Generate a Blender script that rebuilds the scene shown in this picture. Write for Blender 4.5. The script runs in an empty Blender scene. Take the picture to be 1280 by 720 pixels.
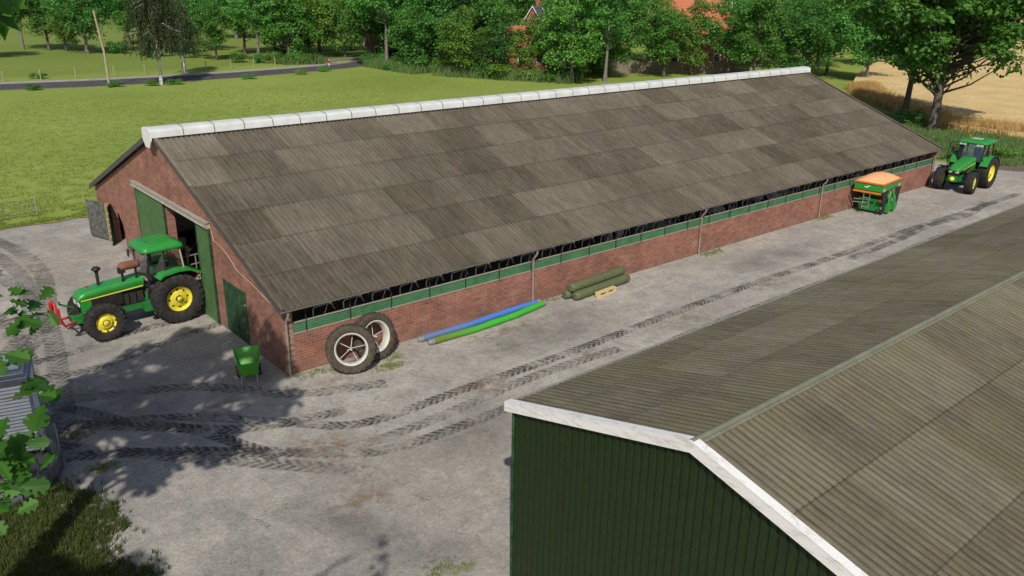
import bpy, bmesh, math, random
from mathutils import Vector, Matrix, Quaternion, noise
R = math.radians
S = bpy.context.scene
# ------------------------------------------------------------------ camera
cam = bpy.data.objects.new('camera', bpy.data.cameras.new('camera'))
S.collection.objects.link(cam); S.camera = cam
FW = Vector((.6065, .7163, -.3451)); RT = Vector((.7661, -.6426, .0126)); UP = Vector((.2127, .272, .9385))
cam.matrix_world = Matrix((( RT.x, UP.x, -FW.x, -10.152), (RT.y, UP.y, -FW.y, -23.1255), (RT.z, UP.z, -FW.z, 12.0337), (0, 0, 0, 1)))
cam.data.sensor_width = 36; cam.data.lens = 1039.4 / 1280 * 36
cam.data.clip_end = 4000; cam.data.clip_start = .05
# ------------------------------------------------------------------ light
EL = 42.0; SHAD = 50.0            # sun elevation, heading of the shadows from +X
sv = Vector((math.cos(R(EL)) * math.cos(R(SHAD)), math.cos(R(EL)) * math.sin(R(SHAD)), -math.sin(R(EL))))
sun = bpy.data.objects.new('sun', bpy.data.lights.new('sun', 'SUN')); S.collection.objects.link(sun)
sun.data.energy = 3.9; sun.data.angle = R(.6); sun.data.color = (1, .95, .87)
sun.rotation_euler = sv.to_track_quat('-Z', 'Y').to_euler(); sun.location = (0, 0, 60)
W = bpy.data.worlds.new('World'); S.world = W; W.use_nodes = True
wn = W.node_tree; bg = wn.nodes['Background']; sk = wn.nodes.new('ShaderNodeTexSky')
sk.sky_type = 'NISHITA'; sk.sun_disc = False; sk.sun_elevation = R(EL)
sk.sun_rotation = math.atan2(-sv.x, -sv.y); sk.air_density = 1.0; sk.dust_density = 1.5
wn.links.new(sk.outputs[0], bg.inputs[0]); bg.inputs[1].default_value = .09
S.view_settings.view_transform = 'Standard'; S.view_settings.look = 'None'
S.view_settings.exposure = 0; S.view_settings.gamma = 1; S.view_settings.use_curve_mapping = False
S.cycles.max_bounces = 8; S.cycles.transparent_max_bounces = 12
rnd = random.Random(7)

# ------------------------------------------------------------------ helpers
class MB:
    """collects shapes into one mesh"""
    def __init__(s): s.v = []; s.f = []; s.sm = []; s.mi = []; s.uv = None; s.T = Matrix()
    def add(s, vs, fs, smooth=False, mi=0):
        o = len(s.v); s.v += [tuple(s.T @ Vector(p)) for p in vs]
        for f in fs: s.f.append([i + o for i in f]); s.sm.append(smooth); s.mi.append(mi)
    def box(s, x0, x1, y0, y1, z0, z1, mi=0, M=None):
        vs = [(x, y, z) for x in (x0, x1) for y in (y0, y1) for z in (z0, z1)]
        if M is not None: vs = [M @ Vector(p) for p in vs]
        s.add(vs, [(0, 1, 3, 2), (4, 6, 7, 5), (0, 4, 5, 1), (2, 3, 7, 6), (0, 2, 6, 4), (1, 5, 7, 3)], mi=mi)
    def prism(s, poly, axis, a, b, mi=0, smooth=False):
        """extrude a 2-D polygon along axis; polygon in the two other axes in xyz order"""
        def P(p, t):
            return {'x': (t, p[0], p[1]), 'y': (p[0], t, p[1]), 'z': (p[0], p[1], t)}[axis]
        n = len(poly); vs = [P(p, a) for p in poly] + [P(p, b) for p in poly]
        s.add(vs, [(i, (i + 1) % n, n + (i + 1) % n, n + i) for i in range(n)], smooth, mi)
        s.add(vs, [tuple(range(n))[::-1], tuple(range(n, 2 * n))], False, mi)
    def tube(s, pts, rads, n=8, cap=True, mi=0, smooth=True):
        pts = [Vector(p) for p in pts]
        if not hasattr(rads, '__len__'): rads = [rads] * len(pts)
        vs = []; prev = None
        for i, p in enumerate(pts):
            d = (pts[min(i + 1, len(pts) - 1)] - pts[max(i - 1, 0)]).normalized()
            if prev is None:
                u = d.cross(Vector((0, 0, 1)));
                if u.length < .1: u = d.cross(Vector((1, 0, 0)))
            else: u = prev - d * prev.dot(d)
            u.normalize(); w = d.cross(u); prev = u
            for k in range(n):
                a = 2 * math.pi * k / n; vs.append(p + (u * math.cos(a) + w * math.sin(a)) * rads[i])
        m = len(pts)
        s.add(vs, [(i * n + k, i * n + (k + 1) % n, (i + 1) * n + (k + 1) % n, (i + 1) * n + k) for i in range(m - 1) for k in range(n)], smooth, mi)
        if cap:
            s.add(vs[:n], [tuple(range(n))[::-1]], False, mi); s.add(vs[-n:], [tuple(range(n))], False, mi)
    def lathe(s, prof, axis='y', n=32, c=(0, 0, 0), mi=0, closed=False, smooth=True):
        """prof: (r, t) pairs turned about an axis through c"""
        c = Vector(c); vs = []
        for r, t in prof:
            for k in range(n):
                a = 2 * math.pi * k / n; p, q = r * math.cos(a), r * math.sin(a)
                vs.append(c + Vector({'y': (p, t, q), 'z': (p, q, t), 'x': (t, p, q)}[axis]))
        m = len(prof); rng = m if closed else m - 1
        s.add(vs, [(i * n + k, i * n + (k + 1) % n, ((i + 1) % m) * n + (k + 1) % n, ((i + 1) % m) * n + k) for i in range(rng) for k in range(n)], smooth, mi)
    def loft(s, rings, cap=True, smooth=True, mi=0):
        n = len(rings[0]); vs = [p for r in rings for p in r]
        s.add(vs, [(i * n + k, i * n + (k + 1) % n, (i + 1) * n + (k + 1) % n, (i + 1) * n + k) for i in range(len(rings) - 1) for k in range(n)], smooth, mi)
        if cap: s.add(rings[0], [tuple(range(n))[::-1]], False, mi); s.add(rings[-1], [tuple(range(n))], False, mi)
    def mesh(s, name, mats):
        me = bpy.data.meshes.new(name); me.from_pydata(s.v, [], s.f)
        for m in (mats if isinstance(mats, (list, tuple)) else [mats]): me.materials.append(m)
        me.polygons.foreach_set('use_smooth', s.sm); me.polygons.foreach_set('material_index', s.mi)
        me.update(); return me
    def build(s, name, mats, parent=None, fix=True, bevel=0):
        me = s.mesh(name, mats)
        if fix:
            bm = bmesh.new(); bm.from_mesh(me); bmesh.ops.recalc_face_normals(bm, faces=bm.faces); bm.to_mesh(me); bm.free()
        o = bpy.data.objects.new(name, me); S.collection.objects.link(o); o.parent = parent
        if bevel:
            b = o.modifiers.new('b', 'BEVEL'); b.width = bevel; b.segments = 2; b.limit_method = 'ANGLE'; b.angle_limit = R(40)
        return o
def tag(o, label=None, cat=None, group=None, kind=None):
    if label: o['label'] = label
    if cat: o['category'] = cat
    if group: o['group'] = group
    if kind: o['kind'] = kind
    return o
def thing(name, loc, rz, label, cat, group=None):
    o = bpy.data.objects.new(name, None); S.collection.objects.link(o); o.empty_display_size = .2
    o.location = loc; o.rotation_euler = (0, 0, rz); return tag(o, label, cat, group)
def dup(o, parent=None):
    c = o.copy(); S.collection.objects.link(c); c.parent = parent
    for ch in [x for x in o.children]: dup(ch, c)
    return c

# ------------------------------------------------------------------ materials
class NT:
    def __init__(s, name):
        s.m = bpy.data.materials.new(name); s.m.use_nodes = True; s.t = s.m.node_tree; s.b = s.t.nodes['Principled BSDF']
        s.out = s.t.nodes['Material Output']
    def n(s, typ, **k):
        nd = s.t.nodes.new('ShaderNode' + typ)
        for a, v in k.items(): setattr(nd, a, v)
        return nd
    def l(s, a, b): s.t.links.new(a, b)
    def val(s, nd, i, v):
        if hasattr(v, 'is_output') or isinstance(v, bpy.types.NodeSocket): s.l(v, nd.inputs[i])
        else: nd.inputs[i].default_value = v
    def math(s, op, a, b=0.0, c=None, clamp=False):
        nd = s.n('Math', operation=op, use_clamp=clamp); s.val(nd, 0, a); s.val(nd, 1, b)
        if c is not None: s.val(nd, 2, c)
        return nd.outputs[0]
    def obj(s): return s.n('TexCoord').outputs['Object']
    def pos(s): return s.n('NewGeometry').outputs['Position']
    def xyz(s, v):
        nd = s.n('SeparateXYZ'); s.l(v, nd.inputs[0]); return nd.outputs
    def comb(s, x, y, z=0.0):
        nd = s.n('CombineXYZ'); s.val(nd, 0, x); s.val(nd, 1, y); s.val(nd, 2, z); return nd.outputs[0]
    def noise(s, v, scale, detail=4, rough=.55, dist=0):
        nd = s.n('TexNoise'); s.l(v, nd.inputs['Vector']); nd.inputs['Scale'].default_value = scale
        nd.inputs['Detail'].default_value = detail; nd.inputs['Roughness'].default_value = rough; nd.inputs['Distortion'].default_value = dist
        return nd.outputs['Fac']
    def white(s, v):
        nd = s.n('TexWhiteNoise', noise_dimensions='3D'); s.l(v, nd.inputs['Vector']); return nd.outputs['Value']
    def ramp(s, f, a, b, lo=0.0, hi=1.0):
        nd = s.n('MapRange'); s.l(f, nd.inputs[0]); nd.inputs[1].default_value = a; nd.inputs[2].default_value = b
        nd.inputs[3].default_value = lo; nd.inputs[4].default_value = hi; return nd.outputs[0]
    def mix(s, f, a, b, mode='MIX'):
        nd = s.n('Mix', data_type='RGBA', blend_type=mode, clamp_factor=True); s.val(nd, 0, f)
        for i, c in ((6, a), (7, b)):
            if isinstance(c, bpy.types.NodeSocket): s.l(c, nd.inputs[i])
            else: nd.inputs[i].default_value = (*c[:3], 1)
        return nd.outputs[2]
    def mul(s, c, f):       # colour times a scalar
        nd = s.n('VectorMath', operation='SCALE')
        if isinstance(c, bpy.types.NodeSocket): s.l(c, nd.inputs[0])
        else: nd.inputs[0].default_value = c[:3]
        s.val(nd, 3, f); return nd.outputs[0]
    def scale(s, v, x, y, z):
        nd = s.n('VectorMath', operation='MULTIPLY'); s.l(v, nd.inputs[0]); nd.inputs[1].default_value = (x, y, z); return nd.outputs[0]
    def bump(s, h, strength=.3, dist=.02):
        nd = s.n('Bump'); nd.inputs['Strength'].default_value = strength; nd.inputs['Distance'].default_value = dist
        s.l(h, nd.inputs['Height']); s.l(nd.outputs[0], s.b.inputs['Normal'])
    def fin(s, col, rough=.8, metal=0.0, spec=.3):
        s.val(s.b, 'Base Color', col if isinstance(col, bpy.types.NodeSocket) else (*col[:3], 1))
        s.val(s.b, 'Roughness', rough); s.b.inputs['Metallic'].default_value = metal
        s.b.inputs['Specular IOR Level'].default_value = spec; return s.m
def mat(name, col, rough=.7, metal=0.0, var=.2, sc=4.0, dirt=None, damt=.5, dsc=3.0, bump=0.0, bsc=30.0, spec=.3, island=0.0):
    t = NT(name); o = t.obj()
    f = t.ramp(t.noise(o, sc, 5, .6), .25, .75, 1 - var, 1 + var)
    c = t.mul(col, f)
    if island:
        r_ = t.n('NewGeometry').outputs['Random Per Island']; c = t.mul(c, t.ramp(r_, 0, 1, 1 - island, 1 + island))
    if dirt: c = t.mix(t.math('MULTIPLY', t.ramp(t.noise(o, dsc, 7, .68), .42, .66), damt), c, dirt)
    if bump: t.bump(t.noise(o, bsc, 3), bump)
    return t.fin(c, rough, metal, spec)

def brick_mat(name, axes, tint=(1, 1, 1)):
    t = NT(name); p = t.xyz(t.pos()); u, w = p[axes[0]], p[axes[1]]
    v = t.comb(u, w, 0.0)
    bt = t.n('TexBrick'); t.l(v, bt.inputs['Vector']); bt.offset = .5
    bt.inputs['Scale'].default_value = 1; bt.inputs['Brick Width'].default_value = .30; bt.inputs['Row Height'].default_value = .098
    bt.inputs['Mortar Size'].default_value = .0125; bt.inputs['Mortar Smooth'].default_value = .3; bt.inputs['Bias'].default_value = 0
    bt.inputs['Color1'].default_value = (.30 * tint[0], .108 * tint[1], .072 * tint[2], 1)
    bt.inputs['Color2'].default_value = (.215 * tint[0], .083 * tint[1], .055 * tint[2], 1)
    bt.inputs['Mortar'].default_value = (.26, .2, .155, 1)
    # a second random value per brick: burnt and pale bricks
    row = t.math('FLOOR', t.math('DIVIDE', w, .098)); sh = t.math('MULTIPLY', t.math('FLOORED_MODULO', row, 2), .5)
    ci = t.math('FLOOR', t.math('ADD', t.math('DIVIDE', u, .30), sh)); h = t.white(t.comb(ci, row, 3.0))
    c = t.mix(t.ramp(h, .86, .9, 0, .35), bt.outputs['Color'], (.33, .2, .13))
    c = t.mix(t.ramp(h, .12, .08, 0, .32), c, (.09, .058, .05))
    n1 = t.noise(v, 1.3, 6, .65); c = t.mul(c, t.ramp(n1, .3, .7, .72, 1.3))
    n2 = t.noise(v, 9, 5, .7); c = t.mix(t.ramp(n2, .52, .8, 0, .55), c, (.27, .2, .16))
    n3 = t.noise(t.scale(v, 1.2, 1.6, 1), 1.0, 5, .7); c = t.mix(t.ramp(n3, .58, .8, 0, .35), c, (.085, .06, .05))
    low = t.ramp(w, .0, .5, .55, 0); c = t.mix(t.math('MULTIPLY', low, t.ramp(n2, .35, .6)), c, (.16, .135, .11))
    h2 = t.math('SUBTRACT', t.math('MULTIPLY', n2, .4), bt.outputs['Fac'])
    t.bump(h2, .5, .012); return t.fin(c, .9)

def sheet_mat(name, base, dark, moss, y0, rowh, blockw, seed=0.0, bright=1.0, xo=0.0, pit=.2, con=.48):
    """weathered fibre-cement roofing: tone by block and by sheet, streaks down the slope"""
    t = NT(name); P = t.pos(); p = t.xyz(P)
    row = t.math('FLOOR', t.math('DIVIDE', t.math('SUBTRACT', p[1], y0), rowh))
    jx = t.white(t.comb(row, seed, 1.0))
    bx = t.math('FLOOR', t.math('DIVIDE', t.math('ADD', p[0], t.math('MULTIPLY', jx, 7.0)), blockw))
    sx = t.math('FLOOR', t.math('DIVIDE', t.math('ADD', p[0], t.math('MULTIPLY', jx, 3.0)), 1.05))
    hb = t.white(t.comb(bx, row, 5.0 + seed)); hs = t.white(t.comb(sx, row, 9.0 + seed))
    f = t.math('ADD', t.math('MULTIPLY', hb, con), t.math('MULTIPLY', hs, .16))
    st = t.noise(t.scale(P, 7.5, .8, .8), 1.0, 4, .65); f = t.math('ADD', f, t.ramp(st, .3, .7, -.13, .2))
    st2 = t.noise(t.scale(P, 14, 3.2, 3), 1.0, 5, .75); f = t.math('ADD', f, t.ramp(st2, .3, .7, -.16, .2))
    lg = t.noise(P, .35, 4, .6); f = t.math('ADD', f, t.ramp(lg, .3, .7, -.15, .15), clamp=True)
    c = t.mix(f, dark, base)
    m = t.noise(t.scale(P, 1.2, 1, 1), .6, 6, .7); c = t.mix(t.ramp(m, .45, .72, 0, .5), c, moss)
    c = t.mix(t.ramp(t.noise(t.scale(P, 3, .7, .7), .9, 5, .7), .54, .72, 0, .35), c, (.15, .1, .07))
    # corrugation troughs darkened in the colour to bring out the ribs
    ph = t.math('FRACT', t.math('ADD', t.math('DIVIDE', t.math('SUBTRACT', p[0], xo), pit), .25)); tr = t.math('ABSOLUTE', t.math('SUBTRACT', ph, .5))
    g = t.noise(t.scale(P, 5, 1.2, 1), 1.4, 4, .6)
    c = t.mul(c, t.math('SUBTRACT', 1.0, t.math('MULTIPLY', t.ramp(tr, .2, .48, 0, .5), t.ramp(g, .3, .7, .4, 1.2))))
    # lichen spots, nails
    vo = t.n('TexVoronoi'); t.l(P, vo.inputs['Vector']); vo.inputs['Scale'].default_value = 2.6
    sp = t.ramp(vo.outputs['Distance'], .05, .02); hv = t.xyz(vo.outputs['Color'])[0]
    nz = t.noise(P, 22, 3); sp = t.math('MULTIPLY', sp, t.ramp(nz, .4, .55))
    c = t.mix(t.math('MULTIPLY', sp, t.ramp(hv, .55, .6)), c, (.3, .27, .09))
    c = t.mix(t.math('MULTIPLY', sp, t.ramp(hv, .35, .3)), c, (.03, .028, .025))
    # lap line between rows
    fr = t.math('FRACT', t.math('DIVIDE', t.math('SUBTRACT', p[1], y0), rowh))
    ln = t.ramp(t.math('ABSOLUTE', t.math('SUBTRACT', fr, .5)), .488, .499)
    c = t.mix(t.math('MULTIPLY', ln, .5), c, (.035, .03, .025))
    c = t.mul(c, t.ramp(t.noise(P, 40, 3, .7), .3, .7, .86 * bright, 1.14 * bright))
    t.bump(t.noise(P, 60, 3), .25, .004); return t.fin(c, .92, 0, .2)

def leaf_mat(name, col, col2, trans=.35, obj_var=.25):
    t = NT(name); ge = t.n('NewGeometry'); isl = ge.outputs['Random Per Island']; oi = t.n('ObjectInfo').outputs['Random']
    n = t.noise(t.obj(), .9, 3)
    c = t.mix(t.ramp(t.math('ADD', t.math('MULTIPLY', isl, .5), t.math('MULTIPLY', n, .6)), .3, .85), col, col2)
    c = t.mul(c, t.ramp(oi, 0, 1, 1 - obj_var, 1 + obj_var))
    t.fin(c, .55, 0, .35)
    tr = t.n('BsdfTranslucent'); t.l(t.mul(c, 1.5), tr.inputs[0])
    ms = t.n('MixShader'); ms.inputs[0].default_value = trans; t.l(t.b.outputs[0], ms.inputs[1]); t.l(tr.outputs[0], ms.inputs[2])
    t.l(ms.outputs[0], t.out.inputs[0]); return t.m

M = {}
M['brick_gable'] = brick_mat('brick_gable', (1, 2), (1.06, 1.06, 1.02))
M['brick_side'] = brick_mat('brick_side', (0, 2), (1.06, .98, .98))
M['roof'] = sheet_mat('barn_roof', (.26, .226, .172), (.088, .072, .05), (.13, .108, .065), -.28, 1.725, 2.5, 0.0, .98, -.16)
M['roof_shed'] = sheet_mat('shed_roof', (.25, .23, .165), (.105, .09, .062), (.155, .143, .06), -16.385, 1.68, 2.6, 4.0, .97, -.713, .16, .34)
M['verge'] = mat('verge_board', (.085, .08, .073), .8, var=.3, sc=6)
M['cap'] = mat('ridge_cap', (.60, .61, .58), .45, var=.08, sc=2, dirt=(.42, .42, .36), damt=.4, dsc=1.5)
t = NT('ridge_cap_translucent'); c = t.mul((.8, .81, .78), t.ramp(t.noise(t.obj(), 1.5, 6, .65), .35, .7, .85, 1.08)); t.fin(c, .45)
tl = t.n('BsdfTranslucent'); tl.inputs[0].default_value = (.7, .7, .66, 1); ms = t.n('MixShader'); ms.inputs[0].default_value = .22
t.l(t.b.outputs[0], ms.inputs[1]); t.l(tl.outputs[0], ms.inputs[2]); t.l(ms.outputs[0], t.out.inputs[0]); M['cap'] = t.m
M['cap_end'] = mat('ridge_cap_end', (.72, .71, .68), .5, var=.06)
M['grey_pipe'] = mat('galvanised_pipe', (.24, .21, .165), .6, var=.2, sc=5)
M['gutter'] = mat('gutter', (.27, .24, .2), .6, var=.2)
M['dark'] = mat('dark_wood', (.035, .03, .026), .9)
M['lining'] = mat('roof_lining', (.3, .28, .25), .9, var=.3)
M['inner'] = mat('inner_floor', (.36, .32, .26), .95, var=.5, sc=.8)
M['inner_wall'] = mat('inner_wall', (.6, .58, .55), .95)
M['band'] = mat('windbreak_green', (.075, .195, .095), .6, var=.15, sc=1.5, dirt=(.03, .1, .045), damt=.6, dsc=2)
M['band_trim'] = mat('windbreak_trim', (.33, .32, .25), .6)
M['lintel'] = mat('lintel', (.36, .33, .27), .7, var=.25, sc=8, dirt=(.2, .18, .14))
M['slide_green'] = mat('sliding_door_green', (.075, .155, .055), .6, var=.15, sc=2, dirt=(.04, .085, .03), damt=.6)
M['door_dark'] = mat('worn_dark_green', (.009, .05, .02), .6, var=.3, dirt=(.06, .115, .06), damt=.8, dsc=4)
M['door_grey'] = mat('worn_grey_leaf', (.06, .063, .055), .8, var=.2, dirt=(.2, .2, .18), damt=.7, dsc=5)
M['tan'] = mat('tan_wood', (.27, .19, .09), .8, var=.2, sc=5)
M['white_wire'] = mat('white_cable', (.6, .52, .42), .6)
M['galv'] = mat('galvanised_steel', (.42, .42, .41), .4, .6, var=.2)
M['galv_dull'] = mat('dull_galvanised', (.38, .385, .38), .55, .2, var=.25)
M['rail'] = mat('pale_rail', (.72, .72, .7), .6)
M['joint'] = mat('white_clamp', (.75, .75, .72), .5)
M['post_brown'] = mat('timber_post', (.13, .075, .045), .85, var=.3)

# ------------------------------------------------------------------ ground
def sheet(name, poly, z, m, jitter=0, seg=0):
    """flat polygon sheet, its outline subdivided and roughened"""
    pts = []
    n = len(poly)
    for i in range(n):
        a = Vector(poly[i]); b = Vector(poly[(i + 1) % n]); k = max(1, int((b - a).length / seg)) if seg else 1
        for j in range(k):
            p = a.lerp(b, j / k)
            if jitter:
                q = noise.noise_vector(Vector((p.x * .9, p.y * .9, 3))) * jitter + noise.noise_vector(Vector((p.x * 4, p.y * 4, 8))) * jitter * .5
                p = p + Vector((q.x, q.y))
            pts.append((p.x, p.y, z))
    me = bpy.data.meshes.new(name); bm = bmesh.new()
    f = bm.faces.new([bm.verts.new(p) for p in pts]); bmesh.ops.triangulate(bm, faces=[f]); bmesh.ops.recalc_face_normals(bm, faces=bm.faces)
    for f in bm.faces:
        if f.normal.z < 0: f.normal_flip()
    bm.to_mesh(me); bm.free(); me.materials.append(m)
    o = bpy.data.objects.new(name, me); S.collection.objects.link(o); o['kind'] = 'structure'; return o

t = NT('meadow'); P = t.pos(); p = t.xyz(P)
n1 = t.noise(P, .05, 4, .6); n2 = t.noise(P, 1.6, 5, .7); n3 = t.noise(t.scale(P, 9, 9, 9), 1, 3, .6)
c = t.mix(t.ramp(n1, .35, .65), (.20, .265, .05), (.265, .32, .07))
c = t.mul(c, t.ramp(n2, .3, .7, .86, 1.13))
c = t.mix(t.ramp(n3, .55, .74, 0, .45), c, (.1, .16, .025))
c = t.mix(t.ramp(t.noise(P, .35, 5, .65), .56, .75, 0, .35), c, (.3, .33, .09))
far = t.ramp(p[1], 97, 101); c = t.mix(t.math('MULTIPLY', far, .6), c, (.135, .185, .04))
t.bump(n3, .6, .05); M['meadow'] = t.fin(c, .95, 0, .1)
mb = MB(); ed = [-1500, -700, -350, -200] + list(range(-150, 401, 25)) + [500, 700, 1100, 1800]; ne = len(ed)
mb.add([(x, y, 0) for x in ed for y in ed], [(i * ne + j, (i + 1) * ne + j, (i + 1) * ne + j + 1, i * ne + j + 1) for i in range(ne - 1) for j in range(ne - 1)])
meadow = mb.build('field', M['meadow'], None, False); tag(meadow, kind='structure')

t = NT('yard'); P = t.pos(); p = t.xyz(P)
big = t.noise(P, .22, 5, .6); mid = t.noise(P, 1.1, 6, .7, .6); fine = t.noise(P, 12, 5, .75); stretch = t.noise(t.scale(P, .35, 2.2, 1), 1.0, 6, .65, .4)
c = t.mix(t.ramp(big, .38, .62), (.34, .312, .272), (.46, .42, .36))
c = t.mix(t.ramp(mid, .4, .66, 0, .75), c, (.285, .265, .238))
c = t.mix(t.ramp(stretch, .5, .7, 0, .5), c, (.25, .236, .215))
c = t.mix(t.ramp(t.noise(P, .5, 7, .75, .3), .57, .7, 0, .55), c, (.53, .475, .40))
c = t.mix(t.ramp(t.noise(P, .7, 7, .72, .8), .55, .7, 0, .45), c, (.27, .215, .16))
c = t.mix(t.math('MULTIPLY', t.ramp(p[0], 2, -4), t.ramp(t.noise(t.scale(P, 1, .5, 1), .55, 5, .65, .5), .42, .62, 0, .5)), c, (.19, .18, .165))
c = t.mul(c, t.ramp(t.noise(t.scale(P, 5, 3, 1), 1, 5, .75, .3), .3, .7, .84, 1.14)); c = t.mul(c, t.ramp(fine, .25, .75, .66, 1.3))
vo = t.n('TexVoronoi', feature='F1'); t.l(P, vo.inputs['Vector']); vo.inputs['Scale'].default_value = 16
st = t.math('MULTIPLY', t.ramp(vo.outputs['Distance'], .28, .2), t.ramp(t.xyz(vo.outputs['Color'])[0], .82, .86))
c = t.mix(t.math('MULTIPLY', st, .8), c, (.5, .46, .4))
# hair cracks
cr = t.n('TexVoronoi', feature='DISTANCE_TO_EDGE'); q = t.n('VectorMath', operation='ADD'); t.l(P, q.inputs[0])
nv = t.n('TexNoise'); t.l(P, nv.inputs['Vector']); nv.inputs['Scale'].default_value = 2.5; nv.inputs['Detail'].default_value = 5
t.l(nv.outputs['Color'], q.inputs[1]); t.l(q.outputs[0], cr.inputs['Vector']); cr.inputs['Scale'].default_value = 1.1
ck = t.math('MULTIPLY', t.ramp(cr.outputs['Distance'], .016, .003), t.ramp(t.noise(P, .8, 3), .5, .62))
c = t.mix(t.math('MULTIPLY', ck, .75), c, (.07, .062, .055))
t.bump(t.math('ADD', t.math('MULTIPLY', fine, .5), mid), .7, .03); M['yard'] = t.fin(c, .95, 0, .15)
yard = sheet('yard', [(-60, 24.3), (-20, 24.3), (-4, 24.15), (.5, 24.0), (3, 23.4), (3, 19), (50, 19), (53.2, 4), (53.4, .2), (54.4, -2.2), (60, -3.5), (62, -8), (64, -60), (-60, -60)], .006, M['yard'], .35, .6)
t = NT('soil'); P = t.pos(); t.bump(t.noise(P, 6, 5), 1, .08)
M['soil'] = t.fin(t.mul((.15, .115, .085), t.ramp(t.noise(P, 2, 6, .7), .3, .7, .6, 1.4)), .95)
sheet('soil', [(52.6, .8), (55.5, 1.0), (58, -1), (66, -3), (66, -7), (60, -5), (54.6, -3)], .003, M['soil'], .4, .5)
sheet('dirt_edge', [(-60, 24.0), (-4, 23.9), (1, 23.8), (1, 24.2), (-4, 24.42), (-60, 24.7)], .003, M['soil'], .2, .5)

# marks on the yard: tyre tracks with a lugged tread, worn away unevenly, and ochre / damp stains
def ribbon(name, path, width, z, m, name_v=True):
    pts = []
    P_ = [Vector((a, b)) for a, b in path]
    for i in range(len(P_) - 1):                                  # Catmull-Rom
        a = P_[max(i - 1, 0)]; b = P_[i]; c_ = P_[i + 1]; d = P_[min(i + 2, len(P_) - 1)]
        for j in range(16):
            u = j / 16; pts.append(.5 * ((2 * b) + (c_ - a) * u + (2 * a - 5 * b + 4 * c_ - d) * u * u + (3 * b - a - 3 * c_ + d) * u ** 3))
    pts.append(P_[-1]); vs = []; uv = []; L = 0
    for i, p_ in enumerate(pts):
        d = (pts[min(i + 1, len(pts) - 1)] - pts[max(i - 1, 0)]).normalized(); nrm = Vector((-d.y, d.x))
        if i: L += (p_ - pts[i - 1]).length
        for s_ in (-1, 1): q_ = p_ + nrm * s_ * width / 2; vs.append((q_.x, q_.y, z)); uv.append((L, s_))
    fs = [(2 * i, 2 * i + 1, 2 * i + 3, 2 * i + 2) for i in range(len(pts) - 1)]
    me = bpy.data.meshes.new(name); me.from_pydata(vs, [], fs); me.materials.append(m)
    ul = me.uv_layers.new(name='UVMap')
    for lp in me.loops: ul.data[lp.index].uv = uv[lp.vertex_index]
    o = bpy.data.objects.new(name, me); S.collection.objects.link(o); o.parent = yard; return o
def track_mat(name, col, amt, lo, hi, pitch=.25):
    t = NT(name); uvn = t.n('UVMap'); uv = t.xyz(uvn.outputs[0]); P = t.pos()
    wob = t.math('MULTIPLY', t.noise(P, 3, 2), .1)
    av = t.math('ABSOLUTE', uv[1])
    ph = t.math('FRACT', t.math('ADD', t.math('DIVIDE', t.math('ADD', uv[0], wob), pitch), t.math('ADD', t.math('MULTIPLY', av, .9), t.math('MULTIPLY', t.math('GREATER_THAN', uv[1], 0.0), .5))))
    lug = t.ramp(t.math('ADD', t.math('ABSOLUTE', t.math('SUBTRACT', ph, .5)), t.math('MULTIPLY', t.math('SUBTRACT', t.noise(P, 16, 3), .5), .22)), .34, .16)
    edge = t.ramp(t.math('ADD', av, t.math('MULTIPLY', t.noise(P, 5, 3), .3)), 1.14, .95)
    wear = t.ramp(t.noise(P, .9, 5, .7), lo, hi); fin_ = t.ramp(t.noise(P, 9, 4, .7), .35, .6)
    a = t.math('MULTIPLY', t.math('MULTIPLY', lug, edge), t.math('MULTIPLY', wear, fin_)); a = t.math('ADD', a, t.math('MULTIPLY', t.math('MULTIPLY', edge, wear), .3))
    t.fin(t.mul(col, t.ramp(t.noise(P, 8, 4), .3, .7, .7, 1.3)), .95, 0, .1)
    t.val(t.b, 'Alpha', t.math('MULTIPLY', a, amt, clamp=True)); return t.m
def stain_mat(name, col, amt, sc, lo, hi):
    t = NT(name); P = t.pos(); uv = t.xyz(t.n('TexCoord').outputs['Generated'])
    dx = t.math('SUBTRACT', uv[0], .5); dy = t.math('SUBTRACT', uv[1], .5)
    r2 = t.math('SQRT', t.math('ADD', t.math('MULTIPLY', dx, dx), t.math('MULTIPLY', dy, dy)))
    a = t.math('MULTIPLY', t.ramp(t.math('ADD', r2, t.math('MULTIPLY', t.noise(P, sc * .5, 4), .25)), .58, .3), t.ramp(t.noise(P, sc, 6, .7), lo, hi))
    t.fin(t.mul(col, t.ramp(t.noise(P, 9, 4), .3, .7, .75, 1.25)), .95, 0, .1); t.val(t.b, 'Alpha', t.math('MULTIPLY', a, amt, clamp=True)); return t.m
M['track'] = track_mat('tyre_track_dark', (.055, .051, .047), .9, .38, .6)
M['track_soft'] = track_mat('tyre_track_soft', (.105, .1, .093), .75, .32, .62, .3)
M['ochre'] = stain_mat('ochre_stain', (.29, .195, .115), .7, 2.2, .45, .68)
M['pale'] = stain_mat('pale_stain', (.46, .41, .34), .7, 1.6, .42, .6)
M['damp'] = stain_mat('damp_stain', (.21, .195, .175), .45, .8, .3, .7)
zz = [.010]
def tr(path, m='track', w=.5): zz[0] += .0006; ribbon('tyre_track', path, w, zz[0], M[m])
tr([(-6.4, .9), (-3.6, -.6), (-1.2, -3.0), (.4, -4.2), (4, -4.3), (9, -4.35), (14, -4.2), (20, -4.15), (27, -4.3), (33, -4.25), (40, -4.5), (47, -4.6)])
tr([(-7.2, -.6), (-4.6, -2.2), (-1.8, -4.6), (.2, -5.9), (4, -6.1), (9, -6.05), (14, -5.9), (20, -5.9), (27, -6.0), (33, -5.9), (40, -6.1), (46, -6.4)])
tr([(26, -4.9), (31, -4.8), (35, -4.55), (39, -4.9), (43, -4.2)])
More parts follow.
